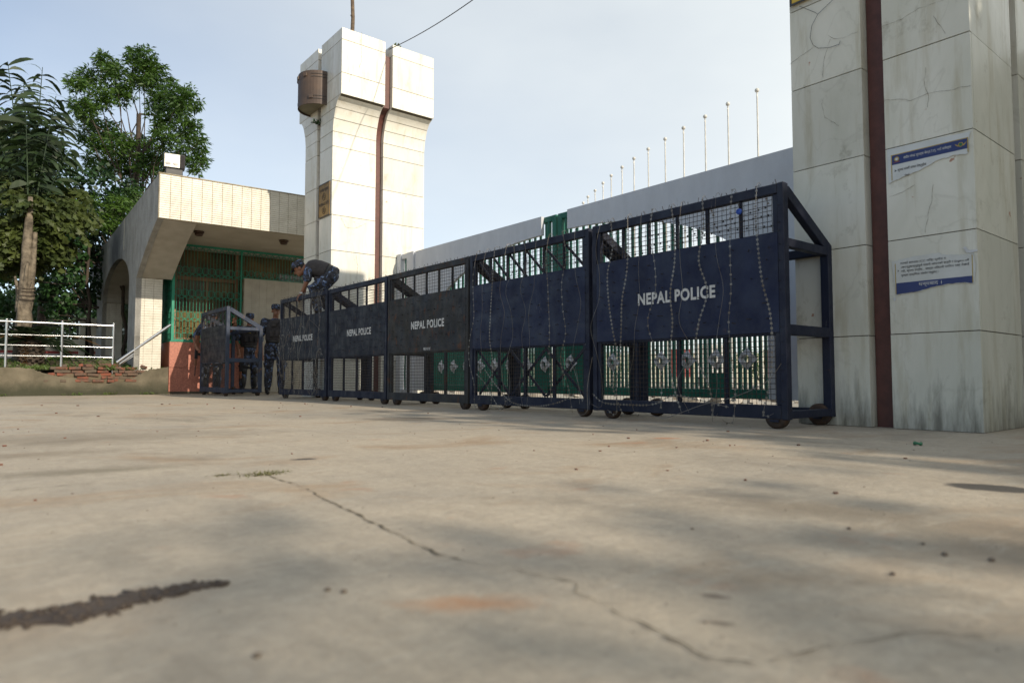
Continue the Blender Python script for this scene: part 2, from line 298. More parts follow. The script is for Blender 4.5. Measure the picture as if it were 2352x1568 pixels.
# ------------------------------------------------------------------ mesh helpers
class MB:
    def __init__(s): s.v = []; s.f = []; s.sm = []
    def add(s, vs, fs, smooth=False):
        o = len(s.v); s.v.extend(tuple(p) for p in vs); s.f.extend(tuple(i + o for i in f) for f in fs); s.sm.extend([smooth] * len(fs)); return s
    def box(s, a, b, bev=0.0, m=None):
        (x0, y0, z0), (x1, y1, z1) = [min(p, q) for p, q in zip(a, b)], [max(p, q) for p, q in zip(a, b)]
        if bev <= 0:
            vs = [(x, y, z) for z in (z0, z1) for y in (y0, y1) for x in (x0, x1)]
            fs = [(0, 2, 3, 1), (4, 5, 7, 6), (0, 1, 5, 4), (2, 6, 7, 3), (0, 4, 6, 2), (1, 3, 7, 5)]
        else:
            e = min(bev, (x1 - x0) * .45, (y1 - y0) * .45, (z1 - z0) * .45); vs = []; ix = {}
            lo = (x0, y0, z0); hi = (x1, y1, z1)
            for sx in (0, 1):
                for sy in (0, 1):
                    for sz in (0, 1):
                        sg = (sx, sy, sz)
                        for ax in range(3):
                            p = []
                            for k in range(3):
                                c = hi[k] if sg[k] else lo[k]
                                if k != ax: c += -e if sg[k] else e
                                p.append(c)
                            ix[sg + (ax,)] = len(vs); vs.append(tuple(p))
            fs = []
            for ax in range(3):
                u, w = [(1, 2), (2, 0), (0, 1)][ax]
                for sgn in (0, 1):
                    q = []
                    for (p, r) in ((0, 0), (1, 0), (1, 1), (0, 1)):
                        g = [0, 0, 0]; g[ax] = sgn; g[u] = p; g[w] = r; q.append(ix[tuple(g) + (ax,)])
                    fs.append(tuple(q) if sgn else tuple(reversed(q)))
            for ax in range(3):
                u, w = [(1, 2), (2, 0), (0, 1)][ax]
                for p in (0, 1):
                    for r in (0, 1):
                        g0 = [0, 0, 0]; g1 = [0, 0, 0]; g1[ax] = 1
                        g0[u] = g1[u] = p; g0[w] = g1[w] = r
                        q = [ix[tuple(g0) + (u,)], ix[tuple(g0) + (w,)], ix[tuple(g1) + (w,)], ix[tuple(g1) + (u,)]]
                        fs.append(tuple(q) if (p == r) == False else tuple(reversed(q)))
            for sx in (0, 1):
                for sy in (0, 1):
                    for sz in (0, 1):
                        q = [ix[(sx, sy, sz, k)] for k in range(3)]
                        fs.append(tuple(q) if (sx + sy + sz) % 2 == 1 else tuple(reversed(q)))
        if m is not None: vs = [tuple(m @ Vector(p)) for p in vs]
        return s.add(vs, fs)
    def beam(s, p, q, w, d, bev=0.0, up=(0, 0, 1)):
        p = Vector(p); q = Vector(q); y = (q - p); L = y.length; y.normalize(); x = y.cross(Vector(up))
        if x.length < 1e-4: x = y.cross(Vector((1, 0, 0)))
        x.normalize(); z = x.cross(y)
        m = Matrix(((x.x, y.x, z.x, p.x), (x.y, y.y, z.y, p.y), (x.z, y.z, z.z, p.z), (0, 0, 0, 1)))
        return s.box((-w / 2, 0, -d / 2), (w / 2, L, d / 2), bev, m)
    def tube(s, pts, r, n=6, cap=True, smooth=True):
        pts = [Vector(p) for p in pts]; k = len(pts)
        rs = r if isinstance(r, (list, tuple)) else [r] * k
        vs = []; fs = []; ref = None
        for i, p in enumerate(pts):
            d = (pts[min(i + 1, k - 1)] - pts[max(i - 1, 0)])
            if d.length < 1e-9: d = Vector((0, 0, 1))
            d.normalize()
            if ref is None: ref = Vector((0, 0, 1)) if abs(d.z) < 0.9 else Vector((1, 0, 0))
            a = (ref - d * ref.dot(d))
            if a.length < 1e-5: a = d.orthogonal()
            a.normalize(); ref = a; b = d.cross(a)
            for j in range(n):
                t = 2 * math.pi * j / n; vs.append(p + (a * math.cos(t) + b * math.sin(t)) * rs[i])
        for i in range(k - 1):
            for j in range(n):
                fs.append((i * n + j, i * n + (j + 1) % n, (i + 1) * n + (j + 1) % n, (i + 1) * n + j))
        s.add(vs, fs, smooth)
        if cap: s.add([vs[j] for j in range(n)], [tuple(reversed(range(n)))]); s.add([vs[(k - 1) * n + j] for j in range(n)], [tuple(range(n))])
        return s
    def prism(s, poly, axis, a, b):
        """poly: 2-D outline; axis 0: (y,z) along x; 1: (x,z) along y; 2: (x,y) along z"""
        n = len(poly)
        def mk(p, t): return [(t, p[0], p[1]), (p[0], t, p[1]), (p[0], p[1], t)][axis]
        vs = [mk(p, a) for p in poly] + [mk(p, b) for p in poly]
        fs = [tuple(range(n)), tuple(reversed(range(n, 2 * n)))] + [(i, i + n, (i + 1) % n + n, (i + 1) % n) for i in range(n)]
        return s.add(vs, fs)
    def lathe(s, prof, n=16, m=None, smooth=True):
        k = len(prof); vs = []; fs = []
        for r, z in prof:
            for j in range(n):
                t = 2 * math.pi * j / n; vs.append((r * math.cos(t), r * math.sin(t), z))
        for i in range(k - 1):
            for j in range(n): fs.append((i * n + j, i * n + (j + 1) % n, (i + 1) * n + (j + 1) % n, (i + 1) * n + j))
        fs.append(tuple(reversed(range(n)))); fs.append(tuple(range((k - 1) * n, k * n)))
        if m is not None: vs = [tuple(m @ Vector(p)) for p in vs]
        return s.add(vs, fs, smooth)
    def ell(s, c, r, nu=14, nv=9, m=None):
        vs = []; fs = []
        for i in range(nv + 1):
            ph = math.pi * i / nv
            for j in range(nu):
                t = 2 * math.pi * j / nu; p = Vector((r[0] * math.sin(ph) * math.cos(t), r[1] * math.sin(ph) * math.sin(t), r[2] * math.cos(ph)))
                if m is not None: p = m @ p
                vs.append(p + Vector(c))
        for i in range(nv):
            for j in range(nu): fs.append((i * nu + j, (i + 1) * nu + j, (i + 1) * nu + (j + 1) % nu, i * nu + (j + 1) % nu))
        return s.add(vs, fs, True)
    def mesh(s, name):
        me = bpy.data.meshes.new(name); me.from_pydata(s.v, [], s.f)
        bm = bmesh.new(); bm.from_mesh(me); bmesh.ops.recalc_face_normals(bm, faces=bm.faces); bm.to_mesh(me); bm.free()
        if any(s.sm): me.polygons.foreach_set('use_smooth', s.sm)
        me.update(); return me
    def build(s, name, mat, parent=None, kind=None):
        return link(name, s.mesh(name), mat, parent, kind)

def link(name, me, mat, parent=None, kind=None):
    if mat is not None and not me.materials: me.materials.append(mat)
    o = bpy.data.objects.new(name, me); COL.objects.link(o)
    if parent is not None: o.parent = parent
    if kind: o['kind'] = kind
    return o
def tag(o, label=None, cat=None, group=None, kind=None):
    if label: o['label'] = label
    if cat: o['category'] = cat
    if group: o['group'] = group
    if kind: o['kind'] = kind
    return o
def thing(name, label, cat, loc=(0, 0, 0), rz=0.0, group=None):
    o = bpy.data.objects.new(name, None); COL.objects.link(o); o.location = loc; o.rotation_euler = (0, 0, rz); o.empty_display_size = 0.1
    return tag(o, label, cat, group)
def bpart(name, parent, mat, a, b, bev=0.004): return MB().box(a, b, bev).build(name, mat, parent)
def quads(name, V, mat, parent=None, kind=None, smooth=False):
    """V: (n,k,3) array of separate k-gons"""
    V = np.asarray(V, dtype=np.float32); n, k = V.shape[0], V.shape[1]
    me = bpy.data.meshes.new(name); me.vertices.add(n * k); me.vertices.foreach_set('co', V.reshape(-1))
    me.loops.add(n * k); me.loops.foreach_set('vertex_index', np.arange(n * k, dtype=np.int32))
    me.polygons.add(n); me.polygons.foreach_set('loop_start', np.arange(0, n * k, k, dtype=np.int32))
    me.update(calc_edges=True); me.validate()
    return link(name, me, mat, parent, kind)
def text(body, mat, parent, org, xdir, ydir, width=None, height=None, bold=0.0, name='lettering', thick=0.0015, align='CENTER', clip=None):
    cu = bpy.data.curves.new('txt', 'FONT'); cu.body = body; cu.size = 1.0; cu.align_x = align; cu.align_y = 'CENTER'; cu.offset = bold; cu.space_character = 1.10 if bold > .03 else 1.0; cu.resolution_u = 3
    ob = bpy.data.objects.new('txt', cu); COL.objects.link(ob)
    dg = bpy.context.evaluated_depsgraph_get(); me = bpy.data.meshes.new_from_object(ob.evaluated_get(dg))
    bpy.data.objects.remove(ob); bpy.data.curves.remove(cu)
    if len(me.vertices) == 0: return None
    co = np.empty(len(me.vertices) * 3, dtype=np.float32); me.vertices.foreach_get('co', co); co = co.reshape(-1, 3)
    w = co[:, 0].max() - co[:, 0].min(); h = co[:, 1].max() - co[:, 1].min()
    cxm = (co[:, 0].max() + co[:, 0].min()) / 2 if align == 'CENTER' else co[:, 0].min(); cym = (co[:, 1].max() + co[:, 1].min()) / 2
    sx = (width / w) if width else (height / h); sy = (height / h) if height else sx
    X = np.array(Vector(xdir).normalized()); Yv = np.array(Vector(ydir).normalized()); Zv = np.cross(X, Yv)
    out = np.array(org)[None] + X[None] * ((co[:, :1] - cxm) * sx) + Yv[None] * ((co[:, 1:2] - cym) * sy) + Zv[None] * thick
    me.vertices.foreach_set('co', out.astype(np.float32).reshape(-1)); me.materials.clear(); me.name = name; me.update()
    return link(name, me, mat, parent)

# ================================================================== ground
g = MB().add([(-300, -300, 0), (300, -300, 0), (300, 300, 0), (-300, 300, 0)], [(0, 1, 2, 3)]).build('ground', M['ground']); g['kind'] = 'structure'
yard = MB().add([(6.35, -40, 0.006), (120, -40, 0.006), (120, 90, 0.006), (6.35, 90, 0.006)], [(0, 1, 2, 3)]).build('inner_yard', M['inner_ground']); yard['kind'] = 'structure'

def strip(pts, w0, seed, name, mat, parent, z=0.003):
    """a crack: a jagged ribbon lying on the ground, pts in view pixels"""
    r = random.Random(seed); P = []
    for i in range(len(pts) - 1):
        a = onZ(*pts[i]); b = onZ(*pts[i + 1]); k = max(3, int((b - a).length / 0.02))
        for j in range(k): P.append(a.lerp(b, j / k))
    P.append(onZ(*pts[-1])); L = []; R = []; off = 0.0
    for i, p in enumerate(P):
        d = (P[min(i + 1, len(P) - 1)] - P[max(i - 1, 0)]); n = Vector((-d.y, d.x, 0)); n.normalize()
        off = off * 0.88 + r.gauss(0, 0.0028); c = p + n * off; w = w0 * (0.12 + 1.5 * r.random() ** 1.6)
        if i in (0, len(P) - 1): w *= 0.1
        L.append((c.x + n.x * w, c.y + n.y * w, z)); R.append((c.x - n.x * w, c.y - n.y * w, z))
    k = len(L); return MB().add(L + R, [(i, i + k, i + k + 1, i + 1) for i in range(k - 1)]).build(name, mat, parent)
M['crack'] = basic('crack_dirt', (0.16, 0.125, 0.08), (0.08, 0.065, 0.04), 20, 0.95)
strip([(612, 1092), (700, 1125), (790, 1170), (860, 1200), (940, 1240), (1010, 1275), (1100, 1300), (1150, 1305)], 0.0024, 1, 'crack', M['crack'], g)
strip([(1150, 1305), (1210, 1318), (1290, 1330), (1325, 1340), (1325, 1362), (1400, 1395), (1500, 1440), (1580, 1480), (1620, 1505), (1700, 1515), (1760, 1527)], 0.0015, 2, 'crack', M['crack'], g)
strip([(1760, 1527), (1840, 1505), (1900, 1490), (1990, 1470), (2060, 1455), (2150, 1448), (2290, 1462)], 0.0010, 3, 'crack', M['crack'], g)
strip([(0, 1131), (80, 1122), (160, 1115), (215, 1109)], 0.002, 4, 'crack', M['crack'], g)
strip([(500, 1092), (560, 1089), (612, 1092)], 0.003, 5, 'crack', M['crack'], g)

def blotch(poly, name, mat, parent, z, seed, jit=0.06):
    r = random.Random(seed); P = [onZ(*p) for p in poly]; Q = []
    for i in range(len(P)):
        a = P[i]; b = P[(i + 1) % len(P)]; k = max(3, int((b - a).length / 0.03))
        for j in range(k):
            p = a.lerp(b, j / k); Q.append((p.x + r.gauss(0, jit), p.y + r.gauss(0, jit), z))
    return MB().add(Q, [tuple(range(len(Q)))]).build(name, mat, parent)
M['damp'] = basic('damp_stain', (0.10, 0.085, 0.065), (0.14, 0.12, 0.09), 5, 0.6)
M['oil'] = basic('dark_oil_stain', (0.060, 0.055, 0.048), (0.085, 0.075, 0.062), 8, 0.55)
# mud streak with clods
mud = MB(); r_ = random.Random(5)
axis = [(-60, 1428, 30), (0, 1425, 26), (60, 1422, 30), (130, 1418, 34), (200, 1402, 38), (260, 1385, 34), (320, 1370, 30), (380, 1362, 22), (440, 1350, 15), (490, 1343, 9), (512, 1344, 3)]
cen = [(onZ(a, b), (onZ(a, b - c / 2 - 1) - onZ(a, b + c / 2 + 1)).length / 2) for a, b, c in axis]
fine = []
for i in range(len(cen) - 1):
    for j in range(10):
        t = j / 10; fine.append((cen[i][0].lerp(cen[i + 1][0], t), cen[i][1] * (1 - t) + cen[i + 1][1] * t))
rows = []
for i, (p, w) in enumerate(fine):
    d = (fine[min(i + 1, len(fine) - 1)][0] - fine[max(i - 1, 0)][0]).normalized(); n = Vector((-d.y, d.x, 0)); row = []
    w1 = w * (0.65 + 0.9 * r_.random() ** 2 + .2 * math.sin(i * .7)); w2 = w * (0.7 + 0.7 * r_.random() ** 2 + .15 * math.sin(i * .45))
    for j in range(9):
        t = j / 8 * 2 - 1; e = t * (w1 if t > 0 else w2); q = p + n * e
        h = 0.0012 * (1 - t * t) * r_.random() + (0.0025 if 0.5 < abs(t) < 0.99 else 0) * r_.random() + (0.0030 if abs(t) < .99 else .0008)
        row.append((q.x, q.y, h))
    rows.append(row)
vs = [v for r in rows for v in r]; mud.add(vs, [(i * 9 + j, i * 9 + j + 1, (i + 1) * 9 + j + 1, (i + 1) * 9 + j) for i in range(len(rows) - 1) for j in range(8)], True)
for i in range(150):
    p, w = r_.choice(fine); a = r_.random() * 6.28; s_ = r_.uniform(0.002, 0.006)
    mud.ell((p.x + math.cos(a) * w * r_.uniform(.6, 1.5), p.y + math.sin(a) * w * r_.uniform(.5, 1.2), s_ * .5), (s_ * r_.uniform(.7, 1.4), s_, s_ * .8), 6, 4)
tag(mud.build('mud_streak', M['mud']), 'dark wet mud streak smeared on the concrete, foreground left', 'mud', kind='stuff')

# pebbles and crumbs
pb = MB()
for i in range(260):
    d = 0.9 + 9 * r_.random() ** 1.6; a = YAW + rad(r_.uniform(-38, 38)); s_ = r_.uniform(0.0010, 0.0032) * (0.35 + 0.16 * d)
    x, y = math.sin(a) * d, math.cos(a) * d
    if x > 4.6: continue
    pb.ell((x, y, s_ * 0.4), (s_ * r_.uniform(.7, 1.5), s_ * r_.uniform(.7, 1.3), s_ * .6), 6, 4)
for (px, py, s_) in ((1950, 1215, .009), (2050, 1320, .010), (2170, 1275, .012), (2278, 1288, .012), (752, 1356, .009), (790, 1360, .009), (1590, 1215, .007), (590, 1508, .009), (1620, 1430, .004), (2120, 1250, .008)):
    p = onZ(px, py); s_ *= .62; pb.ell((p.x, p.y, s_ * .4), (s_, s_ * .8, s_ * .55), 7, 5)
tag(pb.build('pebbles', M['pebble']), 'small pebbles and crumbs strewn over the concrete', 'pebbles', kind='stuff')
p = onZ(2108, 1022); t = thing('bottle_cap_ring', 'small green plastic scrap lying on the ground before the right pillar', 'litter', p, 0.6)
MB().tube([(math.cos(a) * .03, math.sin(a) * .014, .009 + .003 * math.sin(a * 3)) for a in [i * .52 for i in range(10)]], .006, 6).build('scrap', M['plastic_green'], t)
bc = MB()
for i in range(70):
    d = 2.0 + 8 * r_.random(); a = YAW + rad(r_.uniform(-38, 30)); s_ = r_.uniform(.004, .011) * (.4 + .10 * d); x, y = math.sin(a) * d, math.cos(a) * d
    if x > 4.0: continue
    bc.box((-s_, -s_ * .7, 0), (s_, s_ * .7, s_ * .8), s_ * .2, Matrix.Translation((x, y, 0)) @ Matrix.Rotation(r_.random() * 6, 4, 'Z'))
tag(bc.build('brick_crumbs', M['brick']), 'reddish brick crumbs scattered over the concrete', 'crumbs', kind='stuff')
# tufts in the joint
gv = []
for (px, py, n, sp) in ((612, 1090, 120, .05), (604, 1086, 60, .06), (510, 1092, 40, .035), (560, 1094, 12, .04), (640, 1084, 30, .03)):
    c = onZ(px, py)
    for i in range(n):
        x = c.x + r_.gauss(0, sp * .6); y = c.y + r_.gauss(0, sp * .3); h = r_.uniform(.003, .012); a = r_.random() * 6.28; l = r_.uniform(.008, .026)
        dx, dy = math.cos(a), math.sin(a); w = .0018
        gv.append([(x - dy * w, y + dx * w, 0), (x + dy * w, y - dx * w, 0), (x + dx * l, y + dy * l, h)])
M['weed'] = make_leaf('dry_weeds', (0.15, 0.14, 0.045), (0.09, 0.10, 0.03), .2)
tag(quads('ground_weeds', gv, M['weed']), 'small weeds growing at the concrete joint', 'weeds', kind='stuff')

# ================================================================== marble gate pillars
ZC = [0.0, 0.612, 1.226, 1.84, 2.445, 3.04, 3.62, 4.20, 4.45, 4.66, 4.83, 4.99, 5.35, 5.91, 6.11]
def flare(z): return 0.0 if z < 4.35 else (0.31 if z >= 4.99 else 0.31 * (1 - math.sqrt(max(0, 1 - ((z - 4.35) / 0.64) ** 2))))
def zs_between(a, b):
    o = [a]; k = 5 if b > 4.35 and a < 4.99 else 1
    return [a + (b - a) * i / k for i in range(k + 1)]
BX = [(0.0, 0.80), (0.945, 1.78)]; BY = [(0.0, 0.505), (0.645, 1.15)]
def pillar(name, label, loc, marble, strip_mat):
    T = thing(name, label, 'gate pillar', loc)
    core = MB(); gap = 0.0046 if loc[1] > 5 else 0.0030; th = 0.024; r = random.Random(int(loc[1] * 10))
    for bx in BX:
        for bi, by in enumerate(BY):
            sgn = -1 if bi == 0 else 1; yo = by[0] if bi == 0 else by[1]; yi = by[1] if bi == 0 else by[0]
            zz = [0.0] + [z for i in range(len(ZC) - 1) for z in zs_between(ZC[i], ZC[i + 1])[1:]]
            poly = [(yo + sgn * flare(z) - sgn * 0.012, z) for z in zz] + [(yi + sgn * 0.012, 6.105), (yi + sgn * 0.012, 0)]
            core.prism(poly, 0, bx[0] + 0.012, bx[1] - 0.012)
            for i in range(len(ZC) - 1):
                a, b = ZC[i] + gap, ZC[i + 1] - gap
                zl = zs_between(a, b); pr = r.uniform(-0.0015, 0.0015)
                outer = [(yo + sgn * (flare(z) + pr), z) for z in zl]
                inner = [(yo + sgn * (flare(z) - th), z) for z in reversed(zl)]
                MB().prism(outer + inner, 0, bx[0] + th + .001, bx[1] - th - .001).build('slab', marble, T)          # face along x
                side = [(yo + sgn * flare(z), z) for z in zl] + [(yi, b), (yi, a)]
                MB().prism(side, 0, bx[0] + pr, bx[0] + th).build('slab', marble, T)
                MB().prism(side, 0, bx[1] - th, bx[1] + pr).build('slab', marble, T)
                ret = MB().box((bx[0] + th + .001, min(yi, yi + sgn * th), a), (bx[1] - th - .001, max(yi, yi + sgn * th), b)); ret.build('slab', marble, T)
    core.build('core', M['joint'], T)
    zz = sorted(set([0.0] + [z for i in range(len(ZC) - 1) for z in zs_between(ZC[i], ZC[i + 1])[1:]]))
    inner = MB()
    pf = [(0.0 - flare(z) + 0.09, z) for z in zz if z < 6.05] + [(0.57, 6.05), (0.57, 0)]
    pbk = [(1.15 + flare(z) - 0.09, z) for z in zz if z < 6.05] + [(0.58, 6.05), (0.58, 0)]
    MB().prism(pf, 0, 0.803, 0.942).build('groove_strip', strip_mat, T); MB().prism(pbk, 0, 0.803, 0.942).build('groove_strip', strip_mat, T)
    MB().box((0.09, 0.508, 0), (0.80, 0.642, 6.05)).build('groove_strip', strip_mat, T); MB().box((0.945, 0.508, 0), (1.69, 0.642, 6.05)).build('groove_strip', strip_mat, T)
    return T
PX = 4.733
tower = pillar('gate_pillar', 'sunlit cream marble gate pillar with flared head beside the guardhouse', (PX, 10.61, 0), M['marble'], M['brown'])
rpil = pillar('gate_pillar', 'stained grey-green marble gate pillar with torn notices at the right edge', (PX, 1.40, 0), M['marble_dirty'], M['brown'])

# plaques, drum, pole, cable
def plaque(label, y0, y1, z0, z1, lines, mat, dark):
    t = thing('entrance_plaque', label, 'plaque', (PX - 0.003, (y0 + y1) / 2, z0)); h = z1 - z0; w = (y1 - y0) / 2
    bpart('plate', t, mat, (-0.016, -w, 0), (0, w, h), 0.003)
    for s in (-1, 1): bpart('frame_strip', t, dark, (-0.021, s * w - .008, 0), (-0.0165, s * w + .008, h), 0.001)
    bpart('frame_strip', t, dark, (-0.022, -w - .006, -.008), (-0.0165, w + .006, .008), 0.001); bpart('frame_strip', t, dark, (-0.022, -w - .006, h - .008), (-0.0165, w + .006, h + .008), 0.001)
    for (body, zc, wd, ht) in lines:
        text(body, M['black_ink'], t, (-0.0165, 0, zc), (0, -1, 0), (0, 0, 1), wd, ht, 0.008, thick=0.002)
    return t
pt = plaque('brass entrance plaque with dark lettering on the tall sunlit pillar', 10.67, 11.10, 3.05, 3.61,
       [('प्रवेश द्वार', 0.455, 0.33, 0.085), ('१', 0.335, 0.045, 0.07), ('ENTRANCE GATE', 0.215, 0.37, 0.055), ('1', 0.105, 0.03, 0.07)], M['brass'], M['lamp_black'])
for zc in (0.335, 0.105):
    MB().tube([(-0.0175, math.cos(a) * .06, zc + math.sin(a) * .06) for a in [i * 2 * math.pi / 24 for i in range(25)]], .0035, 5, False).build('ring', M['black_ink'], pt)
plaque('yellow plaque cut by the top edge on the right pillar', 2.05, 2.53, 3.085, 3.64, [('प्रवेश द्वार', 0.46, 0.36, 0.085), ('ENTRANCE GATE', 0.215, 0.40, 0.055)], M['brass_bright'], M['lamp_black'])

t = thing('lamp_drum', 'brown half-round metal drum fixed high on the sunlit pillar', 'drum', (PX - 0.003, 11.215, 4.97))
RD = 0.355; arc = [(-math.sin(a) * RD * 0.97, math.cos(a) * RD) for a in [math.pi * i / 20 for i in range(21)]]
sh = MB(); o = len(arc)
vs = [(x, y, 0) for x, y in arc] + [(x, y, .58) for x, y in arc] + [(x * .965, y * .965, .58) for x, y in arc] + [(x * .965, y * .965, 0) for x, y in arc]
fs = []
for i in range(o - 1):
    for k in range(4): fs.append((k * o + i, k * o + i + 1, ((k + 1) % 4) * o + i + 1, ((k + 1) % 4) * o + i))
sh.add(vs, fs, False); sh.build('shell', M['drum'], t)
MB().prism([(x * .96, y * .96) for x, y in arc], 2, .03, .05).build('bottom_plate', M['drum_in'], t)
MB().prism([(x * .96, y * .96) for x, y in arc], 2, .545, .56).build('top_plate', M['drum'], t)
for k, (ai, zc) in enumerate([(3, .50), (6, .51), (9, .51), (13, .51), (5, .12), (15, .12)]):
    x, y = arc[ai]; a = math.atan2(y, -x)
    MB().box((-.02, -.035, -.03), (.02, .035, .03), .004, Matrix.Translation((x, y, zc)) @ Matrix.Rotation(-a, 4, 'Z')).build('bracket', M['drum'], t)
for zc in (.47, .52, .09, .14):
    MB().tube([(x * 1.005, y * 1.005, zc) for x, y in arc[15:21]], .006, 5).build('ridge', M['lamp_black'], t)

t = thing('wooden_pole', 'thin weathered wooden pole standing on top of the sunlit pillar', 'pole', (PX + .33, 10.62, 6.10))
MB().tube([(0, 0, 0), (.012, .0, .4), (-.01, 0, .9), (.015, 0, 1.5), (.0, 0, 2.3)], [.036, .034, .031, .028, .022], 8).build('shaft', M['pole_wood'], t)
MB().tube([(.0, 0, .42), (.02, -.03, .44), (.03, 0, .47), (-.02, .03, .45)], .012, 5).build('knot', M['pole_wood'], t)

def cat(p, q, sag, n=24):
    p = Vector(p); q = Vector(q); return [p.lerp(q, i / n) + Vector((0, 0, -4 * sag * (i / n) * (1 - i / n))) for i in range(n + 1)]
tag(MB().tube(cat((PX + .87, 10.31, 6.0), (PX + .5, 2.3, 6.11), 0.42, 40), .007, 5).build('overhead_cable', M['cable']), 'black cable running from the sunlit pillar out of the picture top', 'cable')

# small plants on the tower joints
def tuft(name, label, loc, r, n, leaf, mat, seed, cat_='plant', flat=.6):
    rr = np.random.default_rng(seed); V = []
    for i in range(n):
        a = rr.uniform(0, 6.28); e = rr.uniform(-.2, 1.2); d = np.array([math.cos(a) * math.cos(e), math.sin(a) * math.cos(e), abs(math.sin(e)) * flat + .1]); c = d * r * rr.uniform(.2, 1)
        s = np.cross(d, rr.normal(size=3)); s /= np.linalg.norm(s) + 1e-6; u = d + rr.normal(size=3) * .5; u /= np.linalg.norm(u); l = leaf * rr.uniform(.6, 1.2)
        V.append([c - u * l * .5, c + s * l * .32, c + u * l * .5, c - s * l * .32])
    o = quads(name, V, mat); o.location = loc; return tag(o, label, cat_)
tuft('wall_plant', 'tiny green plant growing under the brown drum', (PX - .04, 11.17, 4.72), .13, 60, .06, M['leaf_dark'], 3)
tuft('wall_plant', 'tiny green sprout on top of the sunlit pillar', (PX + 1.05, 10.36, 6.12), .07, 30, .05, M['grass'], 4)

# cracked joints and wire on the right pillar
def ypts(pts, x): return [onX(a / 1.4898, b / 1.4898, x) for a, b in pts]
def hair_crack(par, poly, seed, plane='x', w0=.0008):
    """thin crack across a marble face, poly in photograph pixels"""
    r = random.Random(seed); P_ = [(onX(a / 1.4898, b / 1.4898, PX - .004) if plane == 'x' else onY(a / 1.4898, b / 1.4898, plane)) for a, b in poly]; pts = []
    for i in range(len(P_) - 1):
        k = max(2, int((P_[i + 1] - P_[i]).length / .02))
        for j in range(k): q = P_[i].lerp(P_[i + 1], j / k); pts.append(q + Vector((0, r.gauss(0, .0022), r.gauss(0, .0022))) if plane == 'x' else q + Vector((r.gauss(0, .003), 0, r.gauss(0, .003))))
    pts.append(P_[-1]); pts = [p - par.location for p in pts]; MB().tube(pts, [w0 * r.uniform(.3, 1.3) for _ in pts], 4, False).build('crack', M['crack'], par)
A7 = lambda L: [(2640 + x * .5103, y * .5103) for x, y in L]
for i, L in enumerate(([(125, 430), (190, 380), (240, 350), (280, 315)], [(380, 240), (420, 262), (480, 255), (580, 215)], [(752, 672), (850, 665), (940, 672), (1060, 625), (1180, 605), (1340, 572)], [(1035, 455), (1025, 560), (1050, 640), (1045, 720)], [(1085, 110), (1130, 170), (1165, 225)], [(335, 690), (360, 790), (450, 845)], [(395, 260), (350, 400), (345, 520)], [(790, 1320), (880, 1290), (960, 1240)], [(1085, 1240), (1075, 1340), (1050, 1440), (1030, 1560)], [(740, 180), (870, 130), (980, 60), (1150, 5)])): hair_crack(rpil, A7(L), i)
Z4 = lambda L: [(960 + x * .6376, y * .6376) for x, y in L]
for i, L in enumerate(([(437, 175), (432, 225), (435, 330), (420, 370)], [(380, 400), (370, 440)], [(325, 1170), (350, 1220), (400, 1225), (460, 1200)], [(405, 1370), (415, 1430), (405, 1500)])): hair_crack(tower, Z4(L), 40 + i, 10.294 if i < 2 else 10.606, .0016)
w = MB().tube(ypts([(2735, 22), (2790, 44), (2798, 50), (2850, 0)], PX - .012), .0016, 5).tube(ypts([(2798, 50), (2778, 88), (2772, 130), (2782, 155), (2800, 166), (2840, 163), (2872, 152), (2875, 140)], PX - .012), .0016, 5)
tag(w.build('loose_wire', M['cable']), 'thin loose black wire hanging on the right marble pillar', 'wire')

# ------------------------------------------------------------------ torn notices
def outline(pts, seed, jit, x):
    """pts: (y, z, torn?) in order; torn edges get a jagged line"""
    r = random.Random(seed); out = []
    for i, (y, z, torn) in enumerate(pts):
        y2, z2, _ = pts[(i + 1) % len(pts)]; out.append((y, z))
        if torn:
            k = max(3, int(math.hypot(y2 - y, z2 - z) / .012))
            for j in range(1, k): out.append((y + (y2 - y) * j / k + r.gauss(0, jit * .4), z + (z2 - z) * j / k + r.gauss(0, jit)))
    return out
t = thing('torn_notice', 'torn white notice with dark blue heading on the right pillar', 'notice', (PX - .004, 1.65, 1.70))
def loc(pts): return [(y - 1.65, z - 1.70) for y, z in pts]
MB().prism(loc(outline([(1.893, 1.836, 0), (1.412, 1.822, 1), (1.43, 1.76, 1), (1.432, 1.69, 1), (1.50, 1.70, 1), (1.60, 1.69, 1), (1.66, 1.665, 1), (1.74, 1.645, 1), (1.80, 1.632, 1), (1.888, 1.605, 0)], 3, .002, 0)), 0, -.0025, 0).build('sheet', M['paper'], t)
bpart('blue_band', t, M['blue_ink'], (-.0036, 1.432 - 1.65, 1.723 - 1.70), (-.0027, 1.864 - 1.65, 1.785 - 1.70), 0)
bpart('gold_line', t, M['gold_ink'], (-.0038, 1.426 - 1.65, 1.785 - 1.70), (-.0027, 1.870 - 1.65, 1.790 - 1.70), 0)
bpart('gold_line', t, M['gold_ink'], (-.0038, 1.864 - 1.65, 1.622 - 1.70), (-.0027, 1.869 - 1.65, 1.7848 - 1.70), 0)
bpart('gold_line', t, M['gold_ink'], (-.0038, 1.427 - 1.65, 1.70 - 1.70), (-.0027, 1.4318 - 1.65, 1.7848 - 1.70), 0)
XD, YD = (0, -1, 0), (0, 0, 1)
text('संघीय संसद सुरक्षा बेश(S.T.F), नयाँ बानेश्वर', M['white_ink'], t, (-.0037, 1.655 - 1.65, .055), XD, YD, .275, .026, .006)
text('➤ कृपया सवारी साधन रोक्नुहोस', M['black_ink'], t, (-.0027, 1.755 - 1.65, -.018), XD, YD, .19, .026, .006)
text('रोक्ने', M['black_ink'], t, (-.0027, 1.775 - 1.65, -.062), XD, YD, .03, .018, .006)
